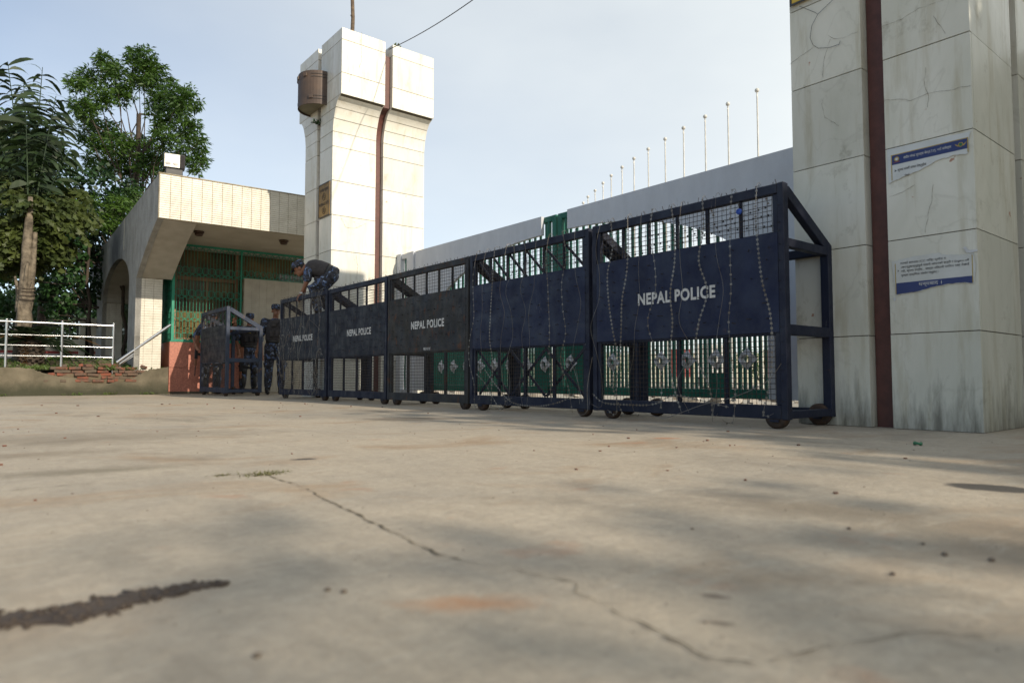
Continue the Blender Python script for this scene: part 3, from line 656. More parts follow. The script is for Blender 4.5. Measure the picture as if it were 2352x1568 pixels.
def emblem(par, y, z, r, wings):
    MB().tube([(-.0042, y + math.cos(a) * r, z + math.sin(a) * r) for a in [i * 2 * math.pi / 18 for i in range(19)]], r * .22, 5, False).build('emblem_ring', M['gold_ink'], par)
    MB().prism([(y + math.cos(a) * r * .7, z + math.sin(a) * r * .7) for a in [i * 2 * math.pi / 12 for i in range(12)]], 0, -.0045, -.0036).build('emblem_disc', M['paper'] if not wings else M['plastic_green'], par)
    if wings:
        for s in (-1, 1): MB().prism([(y + s * r * .9, z - r * .4), (y + s * r * 2.6, z + r * .9), (y + s * r * 2.3, z + r * .1), (y + s * r * 1.2, z - r * .9)][::s], 0, -.0044, -.0036).build('emblem_wing', M['gold_ink'], par)
    else:
        MB().prism([(y - r * 1.5, z - r * 1.2), (y + r * 1.5, z - r * 1.5), (y + r * 1.5, z - r * 1.75), (y - r * 1.5, z - r * 1.5)], 0, -.0044, -.0036).build('emblem_ribbon', M['redband'], par)
        MB().prism([(y - r * .3, z + r), (y + r * .3, z + r), (y, z + r * 1.7)], 0, -.0044, -.0036).build('emblem_crown', M['redband'], par)
emblem(t, 1.835 - 1.65, .057, .013, False); emblem(t, 1.467 - 1.65, .055, .012, True)

t = thing('torn_notice', 'torn notice in black script with a blue bottom band on the right pillar', 'notice', (PX - .004, 1.65, 0.98))
def loc2(pts): return [(y - 1.65, z - 0.98) for y, z in pts]
MB().prism(loc2(outline([(1.885, 1.09, 1), (1.80, 1.098, 1), (1.72, 1.105, 1), (1.60, 1.105, 1), (1.575, 1.088, 1), (1.47, 1.075, 1), (1.42, 1.078, 0), (1.41, 1.0, 1), (1.42, .895, 1), (1.47, .905, 1), (1.57, .905, 1), (1.65, .895, 1), (1.72, .878, 1), (1.865, .866, 0), (1.872, .95, 0)], 5, .0018, 0)), 0, -.0025, 0).build('sheet', M['paper2'], t)
MB().prism(loc2(outline([(1.86, .943, 0), (1.43, .943, 0), (1.43, .899, 1), (1.47, .907, 1), (1.57, .907, 1), (1.65, .897, 1), (1.72, .880, 1), (1.86, .869, 0)], 6, .001, 0)), 0, -.0036, -.0027).build('blue_band', M['blue_ink'], t)
for y in (1.8625, 1.4275): bpart('gold_line', t, M['gold_ink'], (-.0038, y - 1.65 - .0022, (.872 if y > 1.5 else .90) - .98), (-.0027, y - 1.65 + .0022, 1.07 - .98), 0)
for i, (s_, z, y0, wd) in enumerate([('रातको समयमा ICC भित्र प्रवेश ग', 1.068, 1.70, .265), ('आगन्तुकज्यूहरुले सवारी साधनको बत्ती र Engine off', 1.042, 1.636, .385), ('गरी, कृपया हेल्मेट , मास्क निकाली परिचय पत्र देखाई', 1.016, 1.636, .385), ('सुरक्षा प्रक्रियामा सहयोग गर्नुहोस् ।', .990, 1.72, .215)]):
    text(s_, M['black_ink'], t, (-.0027, y0 - 1.65, z - .98), XD, YD, wd, .021, .004)
MB().prism([(.201, .035), (.19, .042), (.201, .049), (.196, .042)], 0, -.0035, -.0026).build('arrow_mark', M['black_ink'], t)
text('धन्यवाद ।', M['white_ink'], t, (-.0037, 1.66 - 1.65, .918 - .98), XD, YD, .13, .028, .006)
for (lab, pts) in (('small scrap of torn white paper stuck right above the lower notice', [(1.475, 1.12), (1.46, 1.125), (1.445, 1.10), (1.40, 1.098), (1.398, 1.088), (1.43, 1.082), (1.455, 1.085)]), ('bits of torn white paper left under the lower notice', [(1.88, .85), (1.868, .852), (1.866, .83), (1.878, .828)])):
    c = pts[0]; o = MB().prism([(y - c[0], z - c[1]) for y, z in pts], 0, -.002, 0).build('paper_scrap', M['paper_torn']); o.location = (PX - .004, c[0], c[1]); tag(o, lab, 'paper scrap')

# ================================================================== gate
GX = 6.02
def gate_leaf(label, y_in, y_out, y_open, bars):
    """y_in: inner (meeting) edge; y_out: outer edge of the white sheet; y_open: where the barred opening ends"""
    T = thing('gate_leaf', label, 'gate', (GX, y_in, 0)); sg = 1 if y_out > y_in else -1
    Lw = abs(y_out - y_in); Lo = abs(y_open - y_in); a0 = .20
    st = 0.23   # green stile zone before the white sheet starts
    prof = [(st, 2.48), (Lw, 2.48), (Lw, .12), (Lo, .12), (Lo, 1.13)]
    prof += [(a0 + (Lo - a0) * math.cos(u), 1.13 + 1.10 * math.sin(u)) for u in [math.pi / 2 * i / 16 for i in range(1, 16)]] + [(a0 + .05, 2.23), (st, 2.23)]
    MB().prism([(sg * y, z) for y, z in prof], 0, -.03, .02).build('white_sheet', M['gate_white'], T)
    bpart('stile', T, M['gate_green'], (.0205, sg * .0, .12), (.09, sg * .075, 2.475)); bpart('stile', T, M['gate_green'], (.0205, sg * .13, .12), (.07, sg * .16, 2.40))
    bpart('top_rail', T, M['gate_green'], (.021, sg * .076, 2.40), (.085, sg * Lw, 2.474)); bpart('bottom_rail', T, M['gate_green'], (.0205, sg * .076, .125), (.09, sg * (Lw - .01), .215))
    bar = MB().box((0, -.014, .216), (.03, .014, 2.399), .003).mesh('bar'); short = MB().box((0, -.013, .216), (.028, .013, .80), .003).mesh('short_bar'); n = int((Lw - .25) / .0575)
    bpart('middle_rail', T, M['gate_green'], (.066, sg * .161, .76), (.09, sg * (Lw - .02), .80), .003)
    for i in range(n):
        o = link('bar', bar, M['gate_green'], T) if i % 2 == 0 else link('short_bar', short, M['gate_green'], T); o.location = (.035, sg * (.215 + i * .0575), 0)
    wid = MB().box((-.004, -.16, .215), (0, .16, .80)).mesh('lock_plate'); o = link('lock_plate', wid, M['gate_green'], T); o.location = (.03, sg * .28, 0)
    return T
gL = gate_leaf('left gate leaf of green bars under a white arched sheet', 6.545, 10.02, 9.50, 0)
gR = gate_leaf('right gate leaf of green bars under a white arched sheet', 6.505, 2.62, 3.52, 0)
# pressed diamond ornaments
vs = []; fs = []; R8 = .112
for k in range(8):
    a = math.pi / 4 * k; r = R8 if k % 2 == 0 else R8 * .7071; vs.append((-.002 if k % 2 == 0 else -.03, math.cos(a) * r, math.sin(a) * r))
for k in range(16):
    a = math.pi / 8 * k; vs.append((-.022, math.cos(a) * .05, math.sin(a) * .05))
for k in range(16):
    a = math.pi / 8 * k; vs.append((-.05, math.cos(a) * .043, math.sin(a) * .043))
for k in range(16):
    a = math.pi / 8 * k; vs.append((-.005, math.cos(a) * .036, math.sin(a) * .036))
for k in range(8):
    k2 = (k + 1) % 8; i0 = 8 + k * 2; fs += [(k, k2, 8 + (k * 2 + 1) % 16), (k, 8 + (k * 2 + 1) % 16, i0), (k2, 8 + (k * 2 + 2) % 16, 8 + (k * 2 + 1) % 16)]
for k in range(16):
    k2 = (k + 1) % 16; fs += [(8 + k, 8 + k2, 24 + k2, 24 + k), (24 + k, 24 + k2, 40 + k2, 40 + k)]
orn = MB().add(vs, fs).mesh('ornament')
for i, y in enumerate([9.26, 8.91, 8.56, 8.20, 7.85, 7.50, 7.12, 6.76]): o = link('ornament', orn, M['ornament'], gL); o.location = (.028, y - 6.545, .505)
for i, y in enumerate([6.27, 5.91, 5.55, 5.19, 4.83, 4.48, 4.12, 3.77]): o = link('ornament', orn, M['ornament'], gR); o.location = (.028, y - 6.505, .515)
bpart('lower_plate', gR, M['gate_green'], (.03, 4.04 - 6.505, .216), (.034, 4.20 - 6.505, .38), 0)
t = thing('gate_post', 'white gate post frame standing against the sunlit pillar', 'gate post', (GX, 10.33, 0))
bpart('post', t, M['gate_white'], (-.06, .13, 0), (.05, .272, 2.50)); bpart('post', t, M['gate_white'], (-.05, -.28, .0), (.05, -.05, 2.49))
bpart('lintel', t, M['gate_white'], (-.045, -.049, 2.40), (.045, .129, 2.485)); bpart('green_bar', t, M['gate_green'], (-.01, .03, 0), (.03, .07, 2.40)); bpart('sill', t, M['gate_white'], (-.045, -.049, 0), (.045, .129, .12))
t = thing('gate_post', 'grey-white gate post panel beside the right pillar', 'gate post', (GX, 2.575, 0))
bpart('post', t, M['gate_white'], (-.07, -.012, 0), (.06, .035, 2.47))

# ================================================================== barricades
BL, BW = 1.715, 0.64
def barricade(label, loc, rz, fm, pm, lettering=True, seed=0, cross=False, mesh_step=.034, group='police barricades on wheels', small=None):
    T = thing('barricade', label, 'barricade', loc, rz, group); r = random.Random(seed); L = BL
    # front frame (x = 0 plane faces the road); y runs away along the row
    for y in (0, L): bpart('front_post', T, fm, (0, y - .0 if y == 0 else y - .045, .06), (.06, y + .045 if y == 0 else y, 1.597), .004)
    for y in (0, L): bpart('back_post', T, fm, (BW - .06, 0 if y == 0 else y - .06, .06), (BW, .06 if y == 0 else y, 1.258), .004)
    bpart('top_rail', T, fm, (.002, .0455, 1.53), (.056, L - .0455, 1.595)); bpart('bottom_rail', T, fm, (.002, .0455, .062), (.058, L - .0455, .152))
    for y0 in (.046, L - .085): bpart('stile', T, fm, (.012, y0, .153), (.045, y0 + .039, .628)); bpart('stile', T, fm, (.012, y0, 1.268), (.045, y0 + .039, 1.529))
    bpart('middle_rail', T, fm, (.014, .086, .605), (.05, L - .086, .632)); bpart('upper_rail', T, fm, (.014, .086, 1.258), (.05, L - .086, 1.282))
    bpart('panel', T, pm, (.0005, .046, .622), (.0118, L - .046, 1.272), .002)
    nu = 5
    for i in range(1, nu + 1): y = .06 + (L - .12) * i / (nu + 1); bpart('bar', T, fm, (.016, y - .011, 1.283), (.036, y + .011, 1.529), .002)
    for i in range(1, 4): y = .06 + (L - .12) * i / 4; bpart('bar', T, fm, (.016, y - .016, .153), (.04, y + .016, .604), .002)
    if cross:
        for i in range(6):
            ya = .09 + (L - .18) * i / 6; yb = ya + (L - .18) / 6
            MB().beam((.047, ya, 1.285), (.047, yb, 1.527), .012, .022).build('diagonal_bar', fm, T)
        for i in range(3):
            ya = .09 + (L - .18) * i / 3; yb = ya + (L - .18) / 3
            MB().beam((.050, ya, .16), (.050, yb, .60), .010, .026).build('diagonal_bar', fm, T); MB().beam((.062, yb, .16), (.062, ya, .60), .010, .026).build('diagonal_bar', fm, T)
    # ends
    for y0, y1 in ((.003, .056), (L - .056, L - .003)):
        MB().beam((.058, (y0 + y1) / 2, 1.552), (BW - .012, (y0 + y1) / 2, 1.222), .052, .075, .004).build('slanted_beam', fm, T)
        bpart('end_rail', T, fm, (.0605, y0, 1.180), (BW - .0605, y1, 1.238)); bpart('end_rail', T, fm, (.0605, y0, .606), (BW - .0605, y1, .675)); bpart('end_rail', T, fm, (.0605, y0, .066), (BW - .0605, y1, .116))
    bpart('back_rail', T, fm, (BW - .056, .0605, 1.19), (BW - .004, L - .0605, 1.25)); bpart('back_rail', T, fm, (BW - .056, .0605, .066), (BW - .004, L - .0605, .118))
    bpart('floor_rail', T, fm, (.30, .057, .07), (.34, L - .057, .11))
    # wire mesh
    for z0, z1 in ((.153, .604), (1.283, 1.529)):
        b = MB(); s = .0022; y0, y1 = .086, L - .086
        n = int((y1 - y0) / mesh_step); m_ = int((z1 - z0) / mesh_step)
        ph = [r.uniform(-.003, .003) for _ in range(n + m_ + 4)]
        for i in range(n + 1):
            y = y0 + (y1 - y0) * i / n; mid = y + ph[i]
            b.tube([(.012, y, z0), (.010, mid, (z0 + z1) / 2), (.012, y, z1)], s, 4, False, False)
        for j in range(1, m_):
            z = z0 + (z1 - z0) * j / m_; b.tube([(.0095, y0, z), (.0085, (y0 + y1) / 2, z + ph[n + j]), (.0095, y1, z)], s, 4, False, False)
        b.build('wire_mesh', M['mesh'], T, 'stuff')
    # nails
    b = MB()
    for i in range(26):
        y = .02 + (L - .04) * (i + r.random() * .8) / 26; h = r.uniform(.014, .036)
        b.tube([(.03, y, 1.594), (.03 + r.uniform(-.012, .006), y + r.gauss(0, .008), 1.597 + h)], .0026, 4, True, False)
    for i in range(13):
        for j in range(6):
            if r.random() < .2: continue
            y = .07 + (L - .14) * (i + .5 + r.uniform(-.15, .15)) / 13; z = .66 + .58 * (j + .5) / 6 + r.uniform(-.02, .02); d = r.uniform(.012, .03)
            b.tube([(.001, y, z), (-d, y + r.gauss(0, .014), z + r.gauss(0, .004))], .0028, 4, True, False)
    for i in range(14): z = .2 + 1.35 * i / 14 + r.uniform(-.03, .03); b.tube([(.01, .03, z), (-.02, .03 + r.gauss(0, .006), z)], .0021, 4, True, False)
    b.build('spikes', M['spike'], T, 'stuff')
    # wheels
    wheel = MB().lathe([(.02, -.03), (.060, -.03), (.075, -.024), (.075, .024), (.060, .03), (.02, .03)], 20, Matrix.Rotation(rad(90), 4, 'Y')).mesh('wheel')
    for x in (.035, BW - .05):
        for y in (.09, L - .19):
            o = link('wheel', wheel, M['wheel'], T); o.location = (x, y, .075)
            MB().box((x - .045, y - .03, .045), (x - .036, y + .03, .061)).build('wheel_bracket', fm, T)
    if lettering:
        text('NEPAL POLICE', M['white_ink'], T, (-.0002, 1.0 if not isinstance(lettering, tuple) else lettering[0], .935), (0, -1, 0), (0, 0, 1), .70, .093, .036, thick=.0012)
    if small: text(small, M['white_ink'], T, (-.0002, .80, .654), (0, -1, 0), (0, 0, 1), .15, .03, .01, thick=.0012)
    return T
FX = 4.10
barr = [
    barricade('nearest navy police barricade, draped in razor wire, at the right pillar', (FX, 2.28, 0), 0, M['navy'], M['navy_panel'], (.87,), 1),
    barricade('navy police barricade without lettering, cross-braced behind its mesh, second from the right', (FX + .01, 4.045, 0), rad(.3), M['navy'], M['navy_panel'], False, 2, True),
    barricade('rusty brown police barricade in the middle of the row', (FX, 5.79, 0), 0, M['rusty'], M['rusty'], (.80,), 3, small='का.म.पा'),
    barricade('navy police barricade with a pale scuffed panel, between the rusty one and the climbing man', (FX, 7.535, 0), rad(-.2), M['navy'], M['navy_worn'], (.76,), 4),
    barricade('far navy police barricade wrapped in tangled razor wire, under the climbing man', (FX - .01, 9.285, 0), rad(1.6), M['navy'], M['navy_worn'], (.82,), 5),
    barricade('greyed police barricade standing apart on the left, end frame facing us', (3.66, 12.55, 0), rad(-.5), M['navy_grey'], M['navy_worn'], False, 6),
]
# ------------------------------------------------------------------ razor wire
def strand(path, blades=True, r=.0019, step=.03, bl=.0075):
    """path: list of points; small paired blades along it"""
    pts = []; 
    P = [Vector(p) for p in path]
    for i in range(len(P) - 1):          # Catmull-Rom
        p0 = P[max(i - 1, 0)]; p1 = P[i]; p2 = P[i + 1]; p3 = P[min(i + 2, len(P) - 1)]
        k = max(2, int((p2 - p1).length / .03))
        for j in range(k):
            t = j / k; pts.append(.5 * ((2 * p1) + (p2 - p0) * t + (2 * p0 - 5 * p1 + 4 * p2 - p3) * t * t + (3 * p1 - p0 - 3 * p2 + p3) * t ** 3))
    pts.append(P[-1]); b = MB().tube(pts, r, 4, False, False)
    if blades:
        acc = 0
        for i in range(len(pts) - 1):
            d = pts[i + 1] - pts[i]; acc += d.length
            if acc >= step:
                acc = 0; d.normalize(); s = d.cross(Vector((1, .15, 0))); 
                if s.length < .1: s = Vector((0, 1, 0))
                s.normalize(); c = pts[i]; 
                for sg in (-1, 1):
                    n = Vector((-.0012, 0, 0))
                    b.add([c + s * sg * .001 - d * .0045 + n, c + s * sg * bl - d * .008 + n, c + s * sg * bl + d * .008 + n, c + s * sg * .001 + d * .0045 + n], [(0, 1, 2, 3)])
    return b
def drape(T0, label, n, seed, ymin, ymax, wig, extra=0, zend=(.02, .12), blade_p=.75):
    R = thing('razor_wire', label, 'razor wire', T0.location, T0.rotation_euler.z, 'razor wire draped over barricades'); r = random.Random(seed)
    for i in range(n):
        y = ymin + (ymax - ymin) * (i + .5 + r.uniform(-.25, .25)) / n; dr = r.uniform(-wig, wig)
        pts = [(.10, y + r.uniform(-.05, .05), 1.50), (.045, y, 1.602)]
        z = 1.615; pts.append((-.012, y, z)); k = 7
        ze = r.uniform(*zend)
        for j in range(1, k + 1):
            t = j / k; pts.append((-.026 - .018 * math.sin(t * 3.1) - (.02 * t if r.random() < .5 else 0), y + dr * t + r.gauss(0, wig * .22), 1.61 + (ze - 1.61) * t))
        if r.random() < .5: pts.append((-.05, pts[-1][1] + r.uniform(-.12, .12), ze - .0 + r.uniform(.0, .04)))
        strand(pts, r.random() < blade_p, r.choice((.0012, .0014, .0017)), r.choice((.028, .034, .045))).build('strand', M['razor'], R)
    for i in range(extra):
        y0 = r.uniform(ymin, ymax); zc = r.uniform(.12, .55) if r.random() < .7 else r.uniform(.7, 1.4); sp = r.uniform(.25, .6); sg = r.choice((-1, 1)); pts = []
        for j in range(7):
            t = j / 6; pts.append((-.03 - .04 * r.random(), max(.03, min(BL - .03, y0 + sg * sp * (t - .5) + r.gauss(0, .05))), max(.02, zc + .25 * math.sin(t * 5 + i) * r.uniform(.3, 1) + r.gauss(0, .04))))
        strand(pts, r.random() < .7, .0017, .034).build('strand', M['razor'], R)
    return R
R1 = drape(barr[0], 'grey razor wire strands hanging down the nearest barricade', 11, 31, .14, BL - .05, .13)
R2 = drape(barr[1], 'grey razor wire strands hanging down the unlettered barricade', 10, 32, .10, BL - .05, .12, 2)
R5 = drape(barr[4], 'dense tangle of razor wire over the barricade under the climbing man', 14, 35, .06, BL - .05, .16, 24, blade_p=.6)
# low loops trailing along the bottom rails
strand([(-.03, .02, .42), (-.05, .12, .30), (-.06, .35, .20), (-.06, .60, .14), (-.07, .9, .04), (-.05, 1.05, .05)], False, .0024).build('strand', M['razor'], R1)
strand([(-.04, 1.68, .20), (-.05, 1.55, .13), (-.05, 1.3, .12), (-.045, 1.05, .13), (-.05, .85, .20), (-.05, .62, .17), (-.04, .4, .13)], True).build('strand', M['razor'], R1)
strand([(-.04, 1.68, .50), (-.06, 1.72, .25), (-.07, 1.71, .06), (-.07, 1.79, .02), (-.05, 1.85, .05)], False, .0022).build('strand', M['razor'], R1)
strand([(-.04, 1.45, .45), (-.05, 1.2, .25), (-.06, .95, .10), (-.06, .6, .075), (-.06, .3, .12), (-.05, .1, .20)], True).build('strand', M['razor'], R2)
for k in range(3):   # barbed strands inside the upper mesh of the nearest unit
    strand([(.055, .08 + .5 * i + .02 * k, 1.33 + .055 * k + .03 * math.sin(i * 2 + k)) for i in range(4)], True, .0016, .05, .007).build('strand', M['spike'], R1)
    strand([(.07, .08 + .5 * i + .02 * k, 1.33 + .055 * k + .03 * math.sin(i * 2 + k)) for i in range(4)], True, .0016, .05, .007).build('strand', M['spike'], R2)
t = thing('plastic_cap', 'small blue plastic cap hung in the upper mesh of the nearest barricade', 'cap', onX(1697, 486, FX - .006))
MB().lathe([(.019, -.006), (.021, 0), (.021, .006), (.016, .008)], 14, Matrix.Rotation(rad(90), 4, 'Y')).build('cap_disc', M['plastic_blue'], t); MB().tube([(-.008, math.cos(a) * .012, math.sin(a) * .012) for a in [i * .6 for i in range(11)]], .002, 4).build('cap_ring', M['plastic_blue'], t)
#--PART3--

# ================================================================== guardhouse
GO = Vector((2.558, 12.754, 0)); GR = rad(-2.3)
gxa = Vector((math.cos(GR), math.sin(GR), 0)); gya = Vector((-math.sin(GR), math.cos(GR), 0))
def gw(x, y, z=0.0): return GO + gxa * x + gya * y + Vector((0, 0, z))
def gl_on_y(px, py, y):
    r = ray(px, py); t_ = ((GO - _C).dot(gya) + y) / r.dot(gya); p = _C + r * t_ - GO; return Vector((p.dot(gxa), p.dot(gya), p.z))
H = thing('guardhouse', 'cream tiled guardhouse with arched side wall and flat roof', 'guardhouse', GO, GR)
ZS, ZT = 3.065, 3.82; SPR = 2.29
roof = bpart('roof', H, M['soffit'], (.065, .065, ZS), (4.6, 11.35, ZT - .06), 0)
# fascia: grout bed + single tiles
fas = bpart('fascia', H, M['tile_grout'], (.0, .0, ZS - .012), (4.6, .062, ZT), .003)
NC, NR = 27, 20; tw = 4.58 / NC; thh = (ZT - ZS + .004) / NR
tm = MB().box((-(tw / 2 - .0035), -.006, -(thh / 2 - .0022)), (tw / 2 - .0035, .006, thh / 2 - .0022), .0015).mesh('tile'); tm.materials.append(M['tile'])
rest = MB(); k = 0
for i in range(NC):
    for j in range(NR):
        c = (.01 + tw * (i + .5), -.003, ZS - .008 + thh * (j + .5))
        if i < 15:
            o = link('tile', tm, None, fas); o.location = c; o.rotation_euler = (random.gauss(0, .004), random.gauss(0, .003), random.gauss(0, .004)); k += 1
        else: rest.box((c[0] - tw / 2 + .0035, -.009, c[2] - thh / 2 + .0022), (c[0] + tw / 2 - .0035, .003, c[2] + thh / 2 - .0022))
rest.build('tile_facing', M['tile'], fas, 'stuff')
bpart('coping', H, M['tile_grout'], (-.012, -.012, ZT + .0005), (4.6, .12, ZT + .022), .004)
# arched side wall (profile in y,z), thickness along x
def ell_pts(yc, a, z0, h, n, u0, u1): return [(yc + a * math.cos(u), z0 + h * math.sin(u)) for u in [u0 + (u1 - u0) * i / n for i in range(n + 1)]]

ar1 = [(2.25 * i / 14, SPR + (ZS - .004 - SPR) * (1 - (i / 14) ** 1.25)) for i in range(15)]
ar2 = [(5.54 - 2.36 * math.cos(u), SPR + (ZS - .004 - SPR) * math.sin(u)) for u in [math.pi * i / 22 for i in range(23)]]
ar3 = [(11.45 - 2.25 * math.cos(u), SPR + (ZS - .004 - SPR) * math.sin(u)) for u in [math.pi / 2 * i / 10 for i in range(11)]]
prof = [(.063, ZT)] + [(.063, ar1[0][1])] + ar1[1:] + [(2.25, 0), (3.18, 0)] + ar2 + [(7.90, 0), (9.20, 0)] + ar3 + [(11.45, ZT)]
side = MB().prism(prof, 0, .0, .10).build('side_wall', M['side_wall'], H)
bpart('joint_strip', side, M['cream'], (-.006, 4.10, 3.12), (-.0005, 4.16, ZT - .01), .002)
def vault(ar, nm):
    b = MB(); up = [(y, z + .05) for y, z in reversed(ar)]; b.prism(list(ar) + up, 0, .1005, .64); return b.build(nm, M['plaster'], H)
vault([(max(y, .064), z + .012) for y, z in ar1], 'vault'); vault([(y, z + .012) for y, z in ar2], 'vault'); vault([(y, z + .012) for y, z in ar3], 'vault')
for (y0, y1) in ((2.262, 3.168), (7.912, 9.188)):
    pr = bpart('pier', H, M['tile_grout'], (.1005, y0, 0), (.475, y1, SPR + .02), 0); b = MB(); nrow = 46
    for j in range(nrow):
        z0 = SPR * j / nrow
        for i in range(3): b.box((.0055 + .157 * i, y0 - .012, z0 + .003), (.0055 + .157 * i + .152, y0 - .002, z0 + SPR / nrow - .002))
    b.build('tile_facing', M['tile'], pr, 'stuff')
# red granite base in slabs
base = bpart('base_wall', H, M['joint'], (.645, 2.27, 0), (2.02, 2.50, 1.045), 0)
for i, (x0, x1) in enumerate(((.625, 1.30), (1.30, 2.03))):
    for (z0, z1) in ((.0, .045), (.05, .53), (.535, 1.05)): bpart('granite_slab', base, M['granite'] if z0 > .01 else M['joint'], (x0 + .002, 2.245, z0), (x1 - .002, 2.268, z1), .003)
for (z0, z1) in ((.0, .53), (.535, 1.05)): bpart('granite_slab', base, M['granite'], (.622, 2.269, z0), (.644, 3.15, z1), .003)
bpart('sill', H, M['grille'], (.628, 2.243, 1.052), (2.02, 2.50, 1.072), .003)
# grey tiled wall
tw_ = bpart('tiled_wall', H, M['tile_grout'], (2.035, 2.20, 0), (4.6, 2.45, 2.45), .003); b = MB()
for i in range(16):
    for j in range(58):
        x0 = 2.037 + .158 * i; z0 = .02 + .0418 * j
        if x0 > 4.5: continue
        b.box((x0 + .0015, 2.192, z0 + .001), (x0 + .1565, 2.199, z0 + .0405))
b.build('tile_facing', M['greytile'], tw_, 'stuff')
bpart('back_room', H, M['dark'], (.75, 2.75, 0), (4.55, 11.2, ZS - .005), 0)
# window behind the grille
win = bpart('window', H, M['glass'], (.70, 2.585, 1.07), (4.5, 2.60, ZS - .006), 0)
for a, b_ in (((.70, 2.54, 1.075), (.78, 2.583, ZS - .012)), ((1.345, 2.54, 1.16), (1.395, 2.583, 2.36)), ((1.935, 2.54, 1.075), (2.0, 2.583, ZS - .012))): bpart('frame', win, M['wood'], a, b_, .004)
for z0, z1 in ((1.08, 1.155), (2.362, 2.44)): bpart('frame', win, M['wood'], (.782, 2.542, z0), (1.933, 2.582, z1), .004)
bpart('lintel', H, M['plaster'], (.66, 2.30, ZS - .075), (4.5, 2.53, ZS - .001), 0)
# side base and side glazing
bpart('side_base', H, M['plaster'], (.665, 3.19, 0), (.74, 11.3, 1.0), 0)
bpart('side_base', H, M['plaster'], (.50, 3.19, 0), (.664, 7.88, .93), .004)
# grille: posts, rails, bars, scrolls
gr = bpart('grille', H, M['grille'], (.648, 2.252, 1.073), (.70, 2.30, ZS - .002), .003)
bpart('post', gr, M['grille'], (1.972, 2.252, 1.073), (2.006, 2.29, ZS - .002), .003)
bpart('rail', gr, M['grille'], (.701, 2.254, ZS - .04), (4.5, 2.286, ZS - .002), .003); bpart('rail', gr, M['grille'], (.701, 2.254, 1.0735), (1.971, 2.286, 1.10), .003)
bpart('rail', gr, M['grille'], (2.007, 2.256, 2.452), (4.5, 2.284, 2.475), .003)
lo = MB().tube([(0, 0, 1.10), (0, 0, ZS - .04)], .0048, 5).mesh('bar'); hi = MB().tube([(0, 0, 2.47), (0, 0, ZS - .04)], .0048, 5).mesh('bar')
sc = MB(); y_ = 2.262
def circ(b, x, z, r, a0=0, a1=360, n=14, ax='x', rr=.0060):
    P_ = []
    for i in range(n + 1):
        a = rad(a0 + (a1 - a0) * i / n); P_.append((x + r * math.cos(a), y_, z + r * math.sin(a)) if ax == 'x' else (.668, x + r * math.cos(a), z + r * math.sin(a)))
    b.tube(P_, rr, 4, False)
for i in range(20): o = link('bar', lo, M['grille'], gr); o.location = (.735 + i * .0632, 2.27, 0)
for i in range(38): o = link('bar', hi, M['grille'], gr); o.location = (2.04 + i * .0632, 2.27, 0)
for i in range(10):
    xc = .767 + i * .1264
    for zc in (2.53, 2.06, 1.60, 1.17):
        circ(sc, xc, zc, .071); circ(sc, xc + .0632, zc - .052, .063, 180, 360, 8)
    circ(sc, xc, ZS - .04, .062, 180, 360, 8)
for i in range(18):
    xc = 2.07 + i * .1264; circ(sc, xc, 2.56, .066); circ(sc, xc, ZS - .04, .062, 180, 360, 8)
sc.build('scrollwork', M['grille'], gr, 'stuff')
sg_ = bpart('side_grille', H, M['grille'], (.650, 3.10, 1.073), (.69, 3.14, 2.5), .003); ss = MB()
sbm = MB().tube([(0, 0, 1.05), (0, 0, 2.55)], .0048, 5).mesh('bar')
for i in range(13): o = link('bar', sbm, M['grille'], sg_); o.location = (.668, 2.36 + i * .06, 0)
for i in range(7):
    for zc in (2.53, 2.06, 1.60, 1.17): circ(ss, 2.38 + i * .12, zc, .068, ax='y'); circ(ss, 2.44 + i * .12, zc - .05, .06, 180, 360, 8, 'y')
for i in range(70): ss.tube([(.668, 3.3 + i * .066, .95), (.668, 3.3 + i * .066, 2.95)], .006, 4)
ss.build('scrollwork', M['grille'], sg_, 'stuff')
bpart('side_glazing', H, M['glass'], (.735, 2.62, 1.01), (.748, 11.2, ZS - .01), 0)
# ceiling lamps and floodlight
for (x, y, lb) in ((.82, .80, 'brown round ceiling lamp under the guardhouse roof, left one'), (2.37, .69, 'brown round ceiling lamp under the guardhouse roof, beside the marble pillar')):
    t = thing('ceiling_lamp', lb, 'ceiling lamp', gw(x, y, ZS - .001), GR, 'guardhouse ceiling lamps')
    MB().lathe([(.085, 0), (.092, -.012), (.092, -.03), (.08, -.035)], 20).build('rim', M['lamp_brown'], t)
    MB().lathe([(.074, -.036), (.070, -.07), (.058, -.088), (.02, -.092)], 20).build('shade', M['lamp_brown'], t)
t = thing('floodlight', 'square floodlight with pale reflector on the guardhouse roof corner', 'floodlight', gw(.25, .13, ZT + .02), GR + rad(-6))
bpart('ballast_box', t, M['lamp_black'], (-.135, -.07, .0), (.135, .09, .12), .01)
hd = bpart('housing', t, M['lamp_black'], (-.17, -.04, .135), (.17, .10, .395), .012)
bpart('reflector', hd, M['reflector'], (-.155, -.048, .150), (.085, -.041, .38), .002); bpart('side_panel', hd, M['vest'], (.09, -.047, .15), (.160, -.041, .38), .002)
for (cx_, cz_) in ((-.10, .21), (.02, .21)): MB().ell((cx_, -.05, cz_), (.045, .008, .03), 12, 6).build('bulb', M['whiteband'], hd)
MB().tube([(-.15, .03, .12), (-.16, .03, .2)], .012, 6).build('bracket', M['lamp_black'], t); MB().tube([(.15, .03, .12), (.16, .03, .2)], .012, 6).build('bracket', M['lamp_black'], t)
pbx = gl_on_y(703, 695, 2.17)
t = thing('junction_box', 'small white junction box on the tiled wall behind the climbing man', 'junction box', gw(pbx.x, 2.19, pbx.z - .1), GR)
